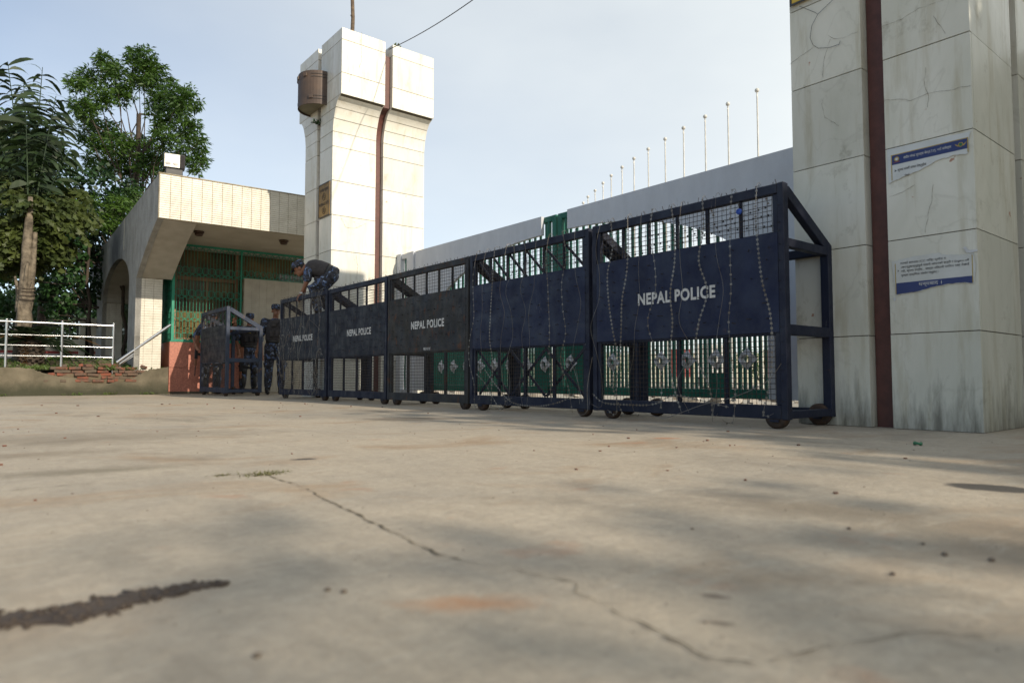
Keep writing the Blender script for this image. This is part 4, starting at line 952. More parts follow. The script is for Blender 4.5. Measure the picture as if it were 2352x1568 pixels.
bpart('case', t, M['whiteband'], (-.07, -.08, 0), (.07, 0, .20), .008); bpart('lid', t, M['ornament'], (-.06, -.086, .02), (.06, -.0805, .18), .003)
tag(MB().tube(cat(gw(-.02, 10.9, 3.45), gw(-9.5, 4.5, 2.1), .35), .006, 5).build('overhead_cable', M['cable_grey']), 'grey cable strung from the guardhouse side wall into the trees', 'cable')

# ================================================================== planter
lw = thing('retaining_wall', 'low stained plaster wall with bricks showing where it crumbled', 'wall', gw(0, 2.19), GR)
bpart('wall_core', lw, M['soil'], (-9, .045, 0), (.61, .24, .40), 0)
def ez(x, y):
    p = gl_on_y(x * .2296 / 1.4898, (1000 + y * .2296) / 1.4898, 2.19); return (p.x, p.z)
brk = [ez(570, 1178), ez(700, 1215), ez(800, 1235), ez(930, 1255), ez(1080, 1272), ez(1180, 1300), ez(1260, 1335), ez(1330, 1362), ez(1450, 1370), ez(1600, 1358), ez(1742, 1330)]
def bz(x, y):
    p = gl_on_y((300 + x * .3826) / 1.4898, (780 + y * .3826) / 1.4898, 2.19); return (p.x, p.z)
brk += [bz(300, 1380), bz(370, 1360), bz(430, 1330), bz(500, 1285), bz(560, 1262), bz(640, 1255)]
top = [(-9, .50), (-5, .515), (-3, .50), (-2.0, .512), (-1.72, .505), ez(500, 1140), ez(540, 1165)] + brk + [(.607, .545)]
jt = []
for i in range(len(top) - 1):
    for j in range(5):
        t_ = j / 5; jt.append((top[i][0] + (top[i + 1][0] - top[i][0]) * t_, top[i][1] + (top[i + 1][1] - top[i][1]) * t_ + random.gauss(0, .005)))
jt.append(top[-1]); 
MB().prism([(-9, 0), (.61, 0)] + jt[::-1], 1, 0, .044).build('plaster', M['lowwall'], lw)
rb = random.Random(9); bm_ = MB().box((-.095, -.05, -.026), (.095, .05, .026), .008).mesh('brick'); bm_.materials.append(M['brick'])
for j in range(5):
    z = .272 + .058 * j; x = -1.35 + (j % 2) * .1 + rb.uniform(-.05, .05)
    while x < .15:
        o = link('brick', bm_, None, lw); s_ = rb.choice((1, 1, 1, .6, .5)); o.location = (x, .055 + rb.uniform(-.02, .045), z + rb.gauss(0, .004)); o.scale = (s_, 1, 1); o.rotation_euler = (rb.gauss(0, .07), rb.gauss(0, .05), rb.gauss(0, .12)); x += .19 * s_ + .016
for i in range(9):
    o = link('brick', bm_, None, lw); o.location = (rb.uniform(-1.3, .3), rb.uniform(.03, .2), .555 + rb.uniform(-.02, .02)); o.scale = (rb.uniform(.3, .8), 1, 1); o.rotation_euler = (rb.gauss(0, .2), rb.gauss(0, .2), rb.gauss(0, .6))
# soil sheet
def soil_z(x, y):
    t_ = min(1, max(0, (y - 2.3) / 1.4)); return .47 + .22 * t_ + .02 * math.sin(x * 3.1 + y) * t_ + .012 * math.sin(x * 7 + y * 5)
b = MB(); nx, ny = 50, 34; vs = []
for j in range(ny + 1):
    y = 2.30 + 12 * (j / ny) ** 1.8
    for i in range(nx + 1):
        x = -10 + 10.55 * i / nx; vs.append((x, y, soil_z(x, y)))
b.add(vs, [(j * (nx + 1) + i, j * (nx + 1) + i + 1, (j + 1) * (nx + 1) + i + 1, (j + 1) * (nx + 1) + i) for j in range(ny) for i in range(nx)], True)
so = b.build('planter_soil', M['soil'], None, 'structure'); so.location = GO; so.rotation_euler = (0, 0, GR)
# grass
V = []
def blade(x, y, z, h, w, rr_):
    a = rr_.random() * 6.28; l = h * rr_.uniform(.3, 1.0); dx, dy = math.cos(a), math.sin(a); m = .55
    V.append([(x - dy * w, y + dx * w, z), (x + dy * w, y - dx * w, z), (x + dy * w * .6 + dx * l * .4, y - dx * w * .6 + dy * l * .4, z + h * m), (x + dx * l, y + dy * l, z + h * rr_.uniform(.5, .95))])
gr_ = random.Random(12)
for i in range(9000):
    y = 2.27 + 2.3 * gr_.random() ** 1.7; x = -4.2 + 4.7 * gr_.random()
    dens = .5 + .5 * math.sin(x * 5.3 + 1) * math.sin(y * 4 + x * 2)
    if gr_.random() > dens + .25: continue
    if -1.0 < x < .2 and gr_.random() < .45: continue
    blade(x, y, soil_z(x, y) - .01, gr_.uniform(.03, .11), .004, gr_)
for (cx_, cy_, n, h) in ((-.47, 2.25, 110, .17), (-.40, 2.24, 60, .15), (.02, 2.6, 60, .22), (-.06, 2.24, 40, .12), (.28, 2.5, 80, .2)):
    for i in range(n): x = cx_ + gr_.gauss(0, .06); y = cy_ + gr_.gauss(0, .03); blade(x, y, .47, gr_.uniform(.4, 1) * h, .004, gr_)
for (cx_, n) in ((-.42, 50), (.28, 60), (-.95, 40), (-2.1, 30)):
    for i in range(n): x = cx_ + gr_.gauss(0, .09); blade(x, 2.17 - abs(gr_.gauss(0, .03)), .0, gr_.uniform(.02, .09), .004, gr_)
go = quads('grass', V, M['grass'], None, 'stuff'); go.location = GO; go.rotation_euler = (0, 0, GR); tag(go, 'short green grass and weeds on the planter', 'grass')
t = tuft('weed_plant', 'leafy green weed growing at the foot of the leaning steel rail', gw(.33, 2.5, .52), .17, 90, .085, M['leaf_tree'], 8); 
# steel railing
rl = thing('steel_railing', 'shiny steel railing along the low planter wall', 'railing', gw(0, 2.30), GR)
for x in (-1.18, -.35, -2.01, -2.84, -3.67):
    MB().tube([(x, 0, .40 if x == -.35 else .44), (x, 0, 1.36)], .022, 12).build('post', M['steel'], rl)
    MB().lathe([(.025, 1.36), (.025, 1.375), (.012, 1.386)], 12, Matrix.Translation((x, 0, 0))).build('post_cap', M['steel'], rl)
MB().tube([(-4.4, 0, 1.335), (-2.01, .0, 1.335), (-.35, 0, 1.325)], .022, 12).build('handrail', M['steel'], rl)
for z in (1.105, .915, .725): MB().tube([(-4.4, 0, z), (-1.18, 0, z - .002), (-.35, 0, z - .008)], .0105, 10).build('rail', M['steel'], rl)
p0 = gl_on_y(268, 832, 2.30); p1 = gl_on_y(392, 746, 2.24)
t = thing('leaning_rail', 'broken steel rail leaning against the green grille', 'rail', gw(0, 0), GR)
MB().tube([p0, p1], .033, 12).build('tube', M['steel'], t)
MB().tube([p0 + Vector((.05, .02, -.03)), p0.lerp(p1, .55) + Vector((.04, .02, -.035))], .024, 10).build('tube', M['steel'], t); MB().tube([p0 + Vector((.09, .02, -.02)), p0.lerp(p1, .45) + Vector((.09, .02, -.06))], .014, 8).build('tube', M['steel'], t)
p0 = gl_on_y(178, 812, 2.5); t = thing('fallen_strip', 'pale metal strip lying on the soil beside the railing post', 'metal strip', gw(0, 0), GR)
MB().beam((-.75, 2.5, .555), (-.2, 2.42, .54), .05, .006, .001).build('strip', M['whiteband'], t)

# ================================================================== things seen behind the planter
def ezy(x, y, d): return gl_on_y(x * .2296 / 1.4898, (1000 + y * .2296) / 1.4898, d)
yb = 9.6; a_ = ezy(100, 700, yb); b_ = ezy(1250, 700, yb); s1 = ezy(700, 870, yb).z; s2 = ezy(700, 912, yb).z; tz = ezy(700, 690, yb).z
t = thing('boundary_wall', 'cream wall with a red stripe behind the cycad', 'wall', gw(0, yb), GR)
bpart('wall', t, M['cream'], (a_.x - 3, 0, s1), (b_.x, .2, tz), 0); bpart('stripe', t, M['redband'], (a_.x - 3, -.006, s2), (b_.x, .2, s1 - .001), 0); bpart('foot', t, M['whiteband'], (a_.x - 3, -.003, .3), (b_.x, .2, s2 - .001), 0)
a_ = ezy(1185, 390, yb); b_ = ezy(1265, 390, yb); c_ = ezy(1345, 390, yb); d_ = ezy(1440, 390, yb)
t = thing('gate_pier', 'cream pier with a dark slot beside the arched wall', 'pier', gw(0, yb - .3), GR)
bpart('pier', t, M['cream'], (a_.x, 0, .3), (b_.x, .4, a_.z)); bpart('slot', t, M['dark'], (b_.x + .001, .15, .3), (c_.x - .001, .35, a_.z - .35), 0); bpart('pier', t, M['cream'], (c_.x, 0, .3), (d_.x, .4, a_.z))
bpart('stripe', t, M['redband'], (c_.x - .001, -.006, s2), (d_.x, -.0005, s1), 0); bpart('lintel', t, M['dark'], (b_.x + .001, .1, a_.z - .34), (c_.x - .001, .3, a_.z), 0)
t = thing('teal_kiosk', 'teal painted kiosk half hidden behind the palm', 'kiosk', gw(-6.6, 10.5), GR)
bpart('beam', t, M['teal'], (-3, 0, 2.35), (2.2, 1.5, 2.95)); bpart('post', t, M['teal'], (1.0, .1, .4), (1.3, .4, 2.35)); bpart('post', t, M['teal'], (-.6, .1, .4), (-.3, .4, 2.35)); bpart('wall', t, M['teal'], (-3, 1.2, .4), (2.1, 1.4, 1.0))
tf = thing('iron_fence', 'dark iron fence behind the trees', 'fence', gw(0, 12.5), GR)
fbm = MB().box((-.02, -.02, .4), (.02, .02, 2.1)).mesh('picket'); fbm.materials.append(M['lamp_black'])
for i in range(40): o = link('picket', fbm, None, tf); o.location = (-8 + i * .2, 0, 0)
for z in (.6, 1.9): bpart('rail', tf, M['lamp_black'], (-8, .021, z), (0, .06, z + .05), 0)

# ================================================================== vegetation
def leafset(centers, radii, n, size, asp, r, droop=.35, ros=0):
    out = []
    for c, rd in zip(centers, radii):
        k = int(n * (rd * rd) / .25) if n else 0
        for i in range(k):
            d = r.normal(size=3); d /= np.linalg.norm(d); p = np.array(c) + d * rd * (r.random() ** .45)
            m = ros or 1
            for q in range(m):
                u = r.normal(size=3); u[2] = u[2] * .5 - droop + (.3 if ros else 0); u /= np.linalg.norm(u); s = np.cross(u, r.normal(size=3)); s /= np.linalg.norm(s) + 1e-9
                l = size * r.uniform(.65, 1.2); w = l * asp; b = p + u * (l * .1)
                mid = b + u * l * .5
                out.append([b, mid + s * w * .5, b + u * l + np.array([0, 0, -.12 * l]), mid - s * w * .5])
    return np.array(out)
def limb(b, p, q, r0, r1, rr, bend=.12, n=5):
    p = Vector(p); q = Vector(q); L = (q - p).length; pts = [p]
    for i in range(1, n): pts.append(p.lerp(q, i / n) + Vector((rr.gauss(0, bend), rr.gauss(0, bend), rr.gauss(0, bend))) * L * .25 + Vector((0, 0, -.05 * L * math.sin(math.pi * i / n))))
    pts.append(q); b.tube(pts, [r0 + (r1 - r0) * i / n for i in range(n + 1)], 6, False); return pts
def blob_tree(name, label, blobs, depth, dj, trunk_px, fork_py, base_z, leaf_mat, n, size, asp, seed, ros=0, r0=.14, bark='bark_dark', droop=.35, group=None, cat_='tree', zoom=None):
    rr = random.Random(seed); nr = np.random.default_rng(seed)
    C3 = []; R3 = []
    for (x, y, r) in blobs:
        if zoom: x, y, r = zoom(x, y, r)
        d = depth + rr.uniform(-dj, dj); C3.append(atD(x, y, d)); R3.append(r / FPX * depth)
    foot = atD(trunk_px, 850, depth); foot.z = base_z; fork = atD(trunk_px, fork_py, depth)
    T = thing(name, label, cat_, foot, 0, group); b = MB()
    tp = limb(b, (0, 0, 0), fork - foot, r0, r0 * .62, rr, .05, 7)
    for c in C3:
        q = c - foot; k = min(len(tp) - 1, max(2, int(len(tp) * (.45 + .55 * rr.random())))); s = tp[k]
        if q.z < s.z: s = min(tp, key=lambda v: abs(v.z - (q.z - .4)))
        limb(b, s, q, r0 * .32, r0 * .06, rr, .12, 4)
    b.build('trunk', M[bark], T)
    V = leafset([c - foot for c in C3], R3, n, size, asp, nr, droop, ros); quads('crown', V, leaf_mat, T)
    return T
def zz1(x, y, r): return (x * .2824, y * .2824 + 67, r * .2824)
tall = [(1170, 250, 120), (1260, 330, 90), (1090, 230, 80), (880, 290, 100), (820, 240, 60), (720, 420, 120), (620, 450, 80), (950, 400, 130), (1130, 400, 110), (1250, 450, 110), (1380, 415, 50), (690, 650, 110), (600, 620, 60), (830, 560, 110), (1000, 540, 100), (1300, 580, 120), (1450, 560, 110), (1540, 530, 80), (1600, 620, 60), (740, 770, 100), (880, 850, 120), (1320, 720, 110), (1470, 680, 110), (1540, 780, 80), (1530, 880, 110), (1640, 900, 60), (1330, 880, 110), (1130, 950, 100), (980, 930, 110), (1570, 1020, 110), (1650, 1080, 60), (1420, 1040, 110), (1200, 1080, 120), (1020, 1080, 110), (820, 950, 100), (700, 890, 70), (1600, 1130, 60), (1300, 1150, 100), (900, 1120, 120), (1100, 1190, 100), (760, 1100, 100)]
blob_tree('tall_tree', 'tall light-branched green tree rising behind the guardhouse', tall, 24, 1.3, 319, 262, 0, M['leaf_tree'], 85, .21, .25, 5, 8, .12, zoom=zz1)
mid = [(250, 470, 48), (290, 440, 40), (215, 500, 50), (280, 520, 45), (165, 545, 45), (230, 560, 48), (130, 480, 48), (190, 600, 42), (255, 600, 40), (150, 640, 40), (225, 650, 36), (120, 570, 40), (190, 690, 30), (110, 680, 32), (260, 665, 26), (150, 720, 20), (90, 430, 50), (180, 420, 45), (240, 400, 30)]
blob_tree('creeper_tree', 'dark tree hung with heart-leaved creeper beside the arched wall', mid, 18.6, .8, 262, 470, .6, M['leaf_dark'], 330, .13, .85, 6, 0, .10)
mid2 = [(30, 300, 50), (90, 320, 45), (130, 370, 45), (-20, 320, 60), (60, 350, 50), (120, 440, 45), (150, 500, 40), (20, 430, 60), (60, 480, 60), (10, 520, 60), (-40, 470, 70), (40, 570, 50), (90, 540, 50), (0, 620, 40), (-60, 580, 70), (100, 620, 36), (-30, 380, 60), (50, 380, 50)]
blob_tree('dark_tree', 'dense dark tree standing behind the palm at the left edge', mid2, 19.5, .9, 95, 480, .6, M['leaf_dark'], 330, .14, .7, 7, 0, .12)
hang = [(140, 560, 32), (175, 590, 30), (170, 640, 30), (130, 610, 30), (150, 690, 26), (110, 660, 28), (115, 710, 20), (20, 640, 30), (60, 680, 24), (10, 700, 26), (160, 540, 30), (100, 570, 30), (30, 590, 30), (-20, 610, 34), (85, 520, 34), (30, 540, 34), (120, 530, 30)]
blob_tree('leafy_creeper', 'heart-leaved creeper curtain hanging between the palm trunk and the arched wall', hang, 17.2, .5, 205, 560, .6, M['leaf_creeper'], 420, .12, .85, 16, 0, .05, cat_='creeper')
ol = [(270, 470, 28), (310, 450, 24), (250, 510, 26), (300, 490, 22), (205, 470, 24)]
blob_tree('bright_shrub', 'bright green bushy shrub top showing over the arched wall', ol, 17.9, .4, 285, 520, .6, M['leaf_tree'], 200, .14, .28, 8, 6, .05, cat_='shrub')
far = [(x, 770 + 40 * math.sin(x * .05), 42) for x in range(-120, 260, 34)] + [(x, 700 + 20 * math.sin(x * .08), 40) for x in range(-120, 250, 40)]
blob_tree('far_tree', 'dim leafy mass of trees far behind the fence', far, 36, 1.0, 40, 740, 0, M['leaf_dark'], 110, .30, .6, 9, 0, .2)

# fishtail palm
def fishtail(V, c, u, s, l, rr):
    n = np.cross(u, s); w = l * rr.uniform(.38, .6)
    w *= .8; a = c + u * l; V.append([c, c + u * l * .75 + s * w, a + s * w * .25 - u * l * .12, a]); V.append([c, a, a - s * w * .3 - u * l * .15, c + u * l * .7 - s * w])
def palm_frond(VL, b, base, d, L, droop, npin, plen, leaf, rr, side_droop=.55):
    d = Vector(d).normalized(); pts = []
    for i in range(13):
        t_ = i / 12; pts.append(Vector(base) + d * L * t_ + Vector((0, 0, -droop * L * t_ * t_)))
    b.tube(pts, [.011 * (1 - .8 * i / 12) * (L / 2.2) + .003 for i in range(13)], 6, False)
    for i in range(npin):
        t_ = .16 + .84 * i / npin; k = min(11, int(t_ * 12)); p = pts[k].lerp(pts[k + 1], t_ * 12 - k); ax = (pts[k + 1] - pts[k]).normalized()
        sd_ = ax.cross(Vector((rr.gauss(0, .25), rr.gauss(0, .25), 1))); 
        if sd_.length < .2: sd_ = Vector((1, 0, 0))
        sd_.normalize()
        for sg in (-1, 1):
            pl = plen * math.sin(math.pi * (.22 + .72 * t_)) * rr.uniform(.8, 1.15); q = [p + (sd_ * sg * .86 + ax * .45).normalized() * pl * j / 5 + Vector((0, 0, -side_droop * pl * (j / 5) ** 2)) for j in range(6)]
            b.tube(q, .006, 4, False); m = max(4, int(pl / (leaf * .36)))
            for j in range(m + 1):
                tt = j / m; kk = min(4, int(tt * 5)); c = q[kk].lerp(q[kk + 1], tt * 5 - kk); qa = (q[kk + 1] - q[kk]).normalized()
                for s2 in (-1, 1):
                    up = Vector((0, 0, 1)); lat = qa.cross(up); 
                    if lat.length < .1: lat = Vector((1, 0, 0))
                    u = (qa * .55 + lat.normalized() * s2 * .55 + Vector((rr.gauss(0, .2), rr.gauss(0, .2), -.55 + rr.gauss(0, .2)))).normalized(); s = u.cross(Vector((rr.gauss(0, 1), rr.gauss(0, 1), rr.gauss(0, 1)))).normalized()
                    fishtail(VL, np.array(c), np.array(u), np.array(s), leaf * rr.uniform(.7, 1.15), rr)
def feather(V, b, base, tip, sag, npairs, L0, w0, rr, hang=.9):
    base = Vector(base); tip = Vector(tip); n = 16; pts = [base.lerp(tip, i / n) + Vector((0, 0, -sag * (i / n) ** 2.2)) for i in range(n + 1)]
    b.tube(pts, [.022 * (1 - .85 * i / n) + .003 for i in range(n + 1)], 6, False); vd = (pts[n // 2] + pb_); vd.z = 0; vd.normalize()
    for i in range(npairs):
        t_ = .30 + .70 * i / npairs; k = min(n - 1, int(t_ * n)); p = pts[k].lerp(pts[k + 1], t_ * n - k); ax = (pts[k + 1] - pts[k]).normalized(); sd_ = ax.cross(vd)
        if sd_.length < .2: sd_ = ax.orthogonal()
        sd_.normalize()
        for sg in (-1, 1):
            if rr.random() < .12: continue
            L = L0 * (.55 + .6 * math.sin(math.pi * (.1 + .85 * (t_ - .3) / .7))) * rr.uniform(.55, 1.25); d = (sd_ * sg * rr.uniform(.5, 1) + ax * rr.uniform(-.1, .7) + vd * rr.gauss(0, .7)).normalized(); q = p.copy(); seg = 5; w = w0 * rr.uniform(.6, 1.25); sp = Vector((rr.gauss(0, 1), rr.gauss(0, 1), rr.gauss(0, 1))).cross(d).normalized(); hg = hang * rr.uniform(.5, 1.5); pr_ = (.25, .7, 1.0, 1.05, .95, .25)
            for j in range(seg):
                q2 = q + d * L / seg; w1 = w * pr_[j]; w2 = w * pr_[j + 1] * rr.uniform(.8, 1.15)
                V.append([q - sp * w1, q + sp * w1, q2 + sp * w2, q2 - sp * w2]); q = q2; d = (d + Vector((rr.gauss(0, .06), rr.gauss(0, .06), -hg * .34))).normalized()
pb_ = gw(-1.76, 3.65, .62); T = thing('fishtail_palm', 'fishtail palm with a pale sheathed trunk inside the steel railing', 'palm', pb_, 0); rr = random.Random(21)
b = MB(); b.tube([(0, 0, 0), (.01, 0, .3), (-.005, .01, .6), (.03, 0, .85), (.01, 0, 1.1), (.04, 0, 1.35), (.015, 0, 1.6), (.03, .01, 1.9), (.02, 0, 2.3), (.04, 0, 2.8), (.05, 0, 3.3)], [.155, .15, .135, .14, .115, .125, .10, .095, .085, .07, .04], 14)
b.tube([(.05, -.02, .8), (.10, -.02, 1.3), (.13, -.01, 1.9), (.15, .0, 2.6)], [.05, .06, .055, .04], 10); b.build('trunk', M['bark'], T)
sh_ = MB()
for (a, z0, z1, w0) in ((.2, .6, 1.35, .10), (2.6, 1.0, 1.7, .09), (4.2, .45, 1.15, .11), (4.9, 1.25, 1.95, .08), (5.6, .9, 1.6, .08)):
    sh_.tube([(math.cos(a) * .07, math.sin(a) * .07, z0), (math.cos(a) * .085, math.sin(a) * .085, (z0 + z1) / 2), (math.cos(a) * .17, math.sin(a) * .17, z1)], [w0 * .8, w0 * .55, .02], 8)
sh_.build('leaf_sheath', M['bark'], T)
ring = MB()
for z in (1.28, 1.36, 1.44, 1.5): ring.tube([(.035 + math.cos(a) * .15, math.sin(a) * .15, z + .05 * math.sin(a)) for a in [i * .524 for i in range(13)]], .008, 4, False)
ring.build('fibre_band', M['bark_dark'], T)
VL = []; st = MB(); Vo = []; so_ = MB()
def rdir(px, py, d): v = atD(px, py, d) - pb_; return v
top = Vector((.08, .02, 4.2))
for (px, py, dd, sag, npn, L0, w0) in ((98, 145, 15.3, .10, 26, .62, .045), (18, 130, 15.8, .12, 26, .66, .045), (-70, 170, 15.9, .3, 24, .7, .045), (150, 225, 16.2, .35, 24, .55, .04), (55, 165, 16.6, .2, 24, .6, .045), (130, 185, 15.0, .35, 22, .55, .05), (-20, 230, 14.6, .3, 22, .6, .05), (60, 215, 14.4, .3, 24, .6, .055), (20, 250, 16.8, .3, 24, .65, .055), (110, 265, 16.9, .4, 22, .55, .05), (-50, 290, 15.5, .4, 22, .6, .05), (165, 290, 15.4, .5, 20, .5, .045)):
    feather(VL, st, Vector((.05, 0, 2.4)), rdir(px, py, dd), sag, npn, L0, w0, rr)
for (px, py, dd, z0, droop, npn, pl, lf) in ((165, 395, 14.6, 2.6, .35, 14, .5, .15), (225, 425, 15.0, 2.5, .30, 15, .45, .14), (60, 430, 14.1, 2.4, .35, 13, .55, .15), (-60, 420, 14.6, 2.6, .3, 14, .55, .15), (120, 470, 14.4, 2.2, .4, 10, .5, .18), (190, 350, 15.8, 2.9, .3, 12, .55, .18), (20, 330, 14.6, 3.0, .3, 14, .6, .15), (-20, 500, 14.4, 2.2, .4, 11, .5, .18), (30, 535, 14.2, 2.1, .35, 12, .5, .15), (110, 520, 14.3, 2.15, .35, 12, .5, .15), (-30, 560, 14.5, 2.0, .3, 11, .45, .15), (160, 500, 14.8, 2.2, .35, 12, .45, .15), (70, 480, 14.0, 2.3, .4, 12, .5, .15), (40, 500, 16.2, 2.3, .3, 12, .5, .15), (48, 545, 13.9, 2.45, .25, 12, .5, .17), (10, 520, 14.0, 2.5, .3, 12, .5, .17), (95, 555, 14.2, 2.5, .3, 11, .45, .17), (200, 470, 14.6, 2.6, .3, 12, .45, .16), (70, 400, 13.8, 2.8, .4, 12, .5, .17)):
    q = rdir(px, py, dd); bs = Vector((.05, 0, z0)); palm_frond(Vo, so_, bs, q - bs, (q - bs).length, droop, npn, pl, lf, rr, .7)
quads('frond_leaves', VL, M['leaf_palm'], T); st.build('frond_stems', M['leaf_palm'], T); quads('frond_leaves', Vo, M['leaf_olive'], T); so_.build('frond_stems', M['leaf_olive'], T)
# cycad
cb = gw(-1.62, 3.0, .55); T = thing('cycad', 'dark cycad with drooping fronds behind the steel railing', 'cycad', cb, 0); b = MB()
b.tube([(0, 0, 0), (0, 0, .2), (0, 0, .42), (0, 0, .5)], [.15, .19, .17, .10], 12)
for i in range(90):
    a = i * 2.4; z = .04 + .40 * i / 90; b.beam((math.cos(a) * .15, math.sin(a) * .15, z), (math.cos(a) * .215, math.sin(a) * .215, z + .035), .04, .025)
b.build('trunk', M['bark_dark'], T); VL = []; st = MB(); VD = []
for i in range(34):
    a = i * 2.399 + rr.uniform(-.2, .2); e = rr.uniform(-.1, .75); L = rr.uniform(.85, 1.25); d = Vector((math.cos(a) * math.cos(e), math.sin(a) * math.cos(e), math.sin(e))); pts = [Vector((0, 0, .48)) + d * L * t_ + Vector((0, 0, -.42 * L * t_ * t_)) for t_ in [k / 12 for k in range(13)]]
    st.tube(pts, [.009 * (1 - .8 * k / 12) for k in range(13)], 4, False); dry = i in (4, 13, 22)
    for k in range(46):
        t_ = .12 + .88 * k / 46; kk = min(11, int(t_ * 12)); p = pts[kk].lerp(pts[kk + 1], t_ * 12 - kk); ax = (pts[kk + 1] - pts[kk]).normalized(); sd_ = ax.cross(Vector((0, 0, 1))).normalized(); ll = .17 * math.sin(math.pi * (.15 + .8 * t_))
        for sg in (-1, 1):
            u = (sd_ * sg + ax * .55 + Vector((0, 0, .15))).normalized(); c = p; w = ax * .005
            (VD if dry else VL).append([c - w, c + w, c + u * ll * .6 + w * .7, c + u * ll + Vector((0, 0, -.02))])
quads('fronds', VL, M['leaf_cycas'], T); st.build('frond_stems', M['leaf_cycas'], T); quads('dry_fronds', VD, M['leaf_dry'], T)
V = []
for i in range(160):
    a = rr.random() * 6.28; p = np.array([math.cos(a) * .10 * rr.random() - .05, math.sin(a) * .1, .50 + rr.random() * .16]); u = np.array([rr.gauss(0, 1), rr.gauss(0, 1), rr.gauss(.2, .6)]); u /= np.linalg.norm(u); s = np.cross(u, [0, 0, 1]) * .012; V.append([p, p + u * .06 + s, p + u * .12, p + u * .06 - s])
for i in range(80):
    z = rr.uniform(-.0, .5); p = np.array([-.10 + rr.gauss(0, .03), -.15 + rr.gauss(0, .03), z]); u = np.array([rr.gauss(0, .3), rr.gauss(0, .3), -1]); u /= np.linalg.norm(u); s = np.cross(u, [1, .3, 0]) * .012; V.append([p, p + u * .06 + s, p + u * .13, p + u * .06 - s])
quads('dry_cone', V, M['leaf_dry'], T)

# ================================================================== beyond the gate
pxs = [1888, 1615, 1402, 1200, 1028, 870, 736, 625, 523, 447, 373, 306, 262]; pys = [163, 290, 408, 515, 618, 712, 800, 882, 960, 1030, 1100, 1158, 1215]
pm = MB().tube([(0, 0, 0), (0, 0, 8.9)], [.036, .022], 10).mesh('shaft'); bmh = MB().ell((0, 0, 8.97), (.068, .068, .068), 14, 9).mesh('finial'); hk = MB().tube([(0, 0, 8.78), (-.05, -.02, 8.82), (-.07, -.03, 8.76)], .014, 5).mesh('hook')
for i, (x, y) in enumerate(zip(pxs, pys)):
    p = onZ((1900 + x * .36565) / 1.4898, (250 + y * .36565) / 1.4898, 8.97); p.z = 0
    nth = ['nearest and tallest', 'second', 'third', 'fourth', 'fifth', 'sixth', 'seventh', 'eighth', 'ninth', 'tenth', 'eleventh', 'twelfth', 'farthest, barely showing'][i]
    t = thing('flagpole', f'bare white flagpole with ball top above the gate, {nth}' + (' of the row' if i in (0, 12) else ' from the right'), 'flagpole', p, 0, 'flagpoles beyond the gate')
    link('shaft', pm, M['pole_white'], t); link('finial', bmh, M['pole_white'], t); link('hook', hk, M['pole_white'], t)
rbm = MB(); rr = random.Random(44)
for i in range(900):
    x = 7.0 + 16 * rr.random(); y = -3 + 30 * rr.random(); s_ = rr.uniform(.02, .09) * (1 + .05 * x); rbm.box((-s_, -s_ * .7, 0), (s_, s_ * .7, s_ * .7), 0, Matrix.Translation((x, y, 0.0)) @ Euler((rr.uniform(-.5, .5), rr.uniform(-.5, .5), rr.random() * 6)).to_matrix().to_4x4())
tag(rbm.build('rubble', M['rubble']), 'broken rubble strewn in the yard behind the gate', 'rubble', kind='stuff')
t = thing('yard_wall', 'pale low wall far behind the gate bars', 'wall', (30, 20, 0), rad(-39 + 0))
bpart('wall', t, M['cream'], (-40, 0, 0), (40, .3, 1.5), 0); bpart('coping', t, M['whiteband'], (-40, -.03, 1.501), (40, .33, 1.58), 0)
for (x, y, w_, h_, mm, lb) in ((20, 11, 1.6, 1.2, 'redband', 'red board standing in the yard behind the gate, at right'), (23, 17.5, 1.2, 1.5, 'redband', 'red board standing in the yard behind the gate, further left'), (19, 13.2, .9, 1.4, 'whiteband', 'white board standing in the yard behind the gate')):
    t = thing('sign_board', lb, 'board', (x, y, 0), rad(-39)); bpart('board', t, M[mm], (-w_ / 2, 0, .35), (w_ / 2, .05, h_)); bpart('leg', t, M['lamp_black'], (-w_ / 2 + .05, .051, 0), (-w_ / 2 + .1, .1, h_)); bpart('leg', t, M['lamp_black'], (w_ / 2 - .1, .051, 0), (w_ / 2 - .05, .1, h_))
for i, (x, y, r_s, lb) in enumerate(((22, 10, .9, 'rounded green shrub behind the right gate leaf'), (26, 15.5, 1.2, 'green shrub in the yard seen through the right gate leaf'), (24, 21, 1.0, 'green shrub in the yard seen through the left gate leaf'))):
    T = thing('yard_shrub', lb, 'shrub', (x, y, 0), 0, 'shrubs in the yard'); nr = np.random.default_rng(60 + i)
    b = MB(); rr2 = random.Random(i); cs = [Vector((rr2.gauss(0, r_s * .5), rr2.gauss(0, r_s * .5), r_s * rr2.uniform(.5, 1.2))) for _ in range(8)]
    for c in cs: limb(b, (0, 0, 0), c, .04, .01, rr2)
    b.build('stems', M['bark_dark'], T); quads('foliage', leafset(cs, [r_s * .5] * 8, 60, .14, .5, nr), M['leaf_tree'], T)
#--PART4--

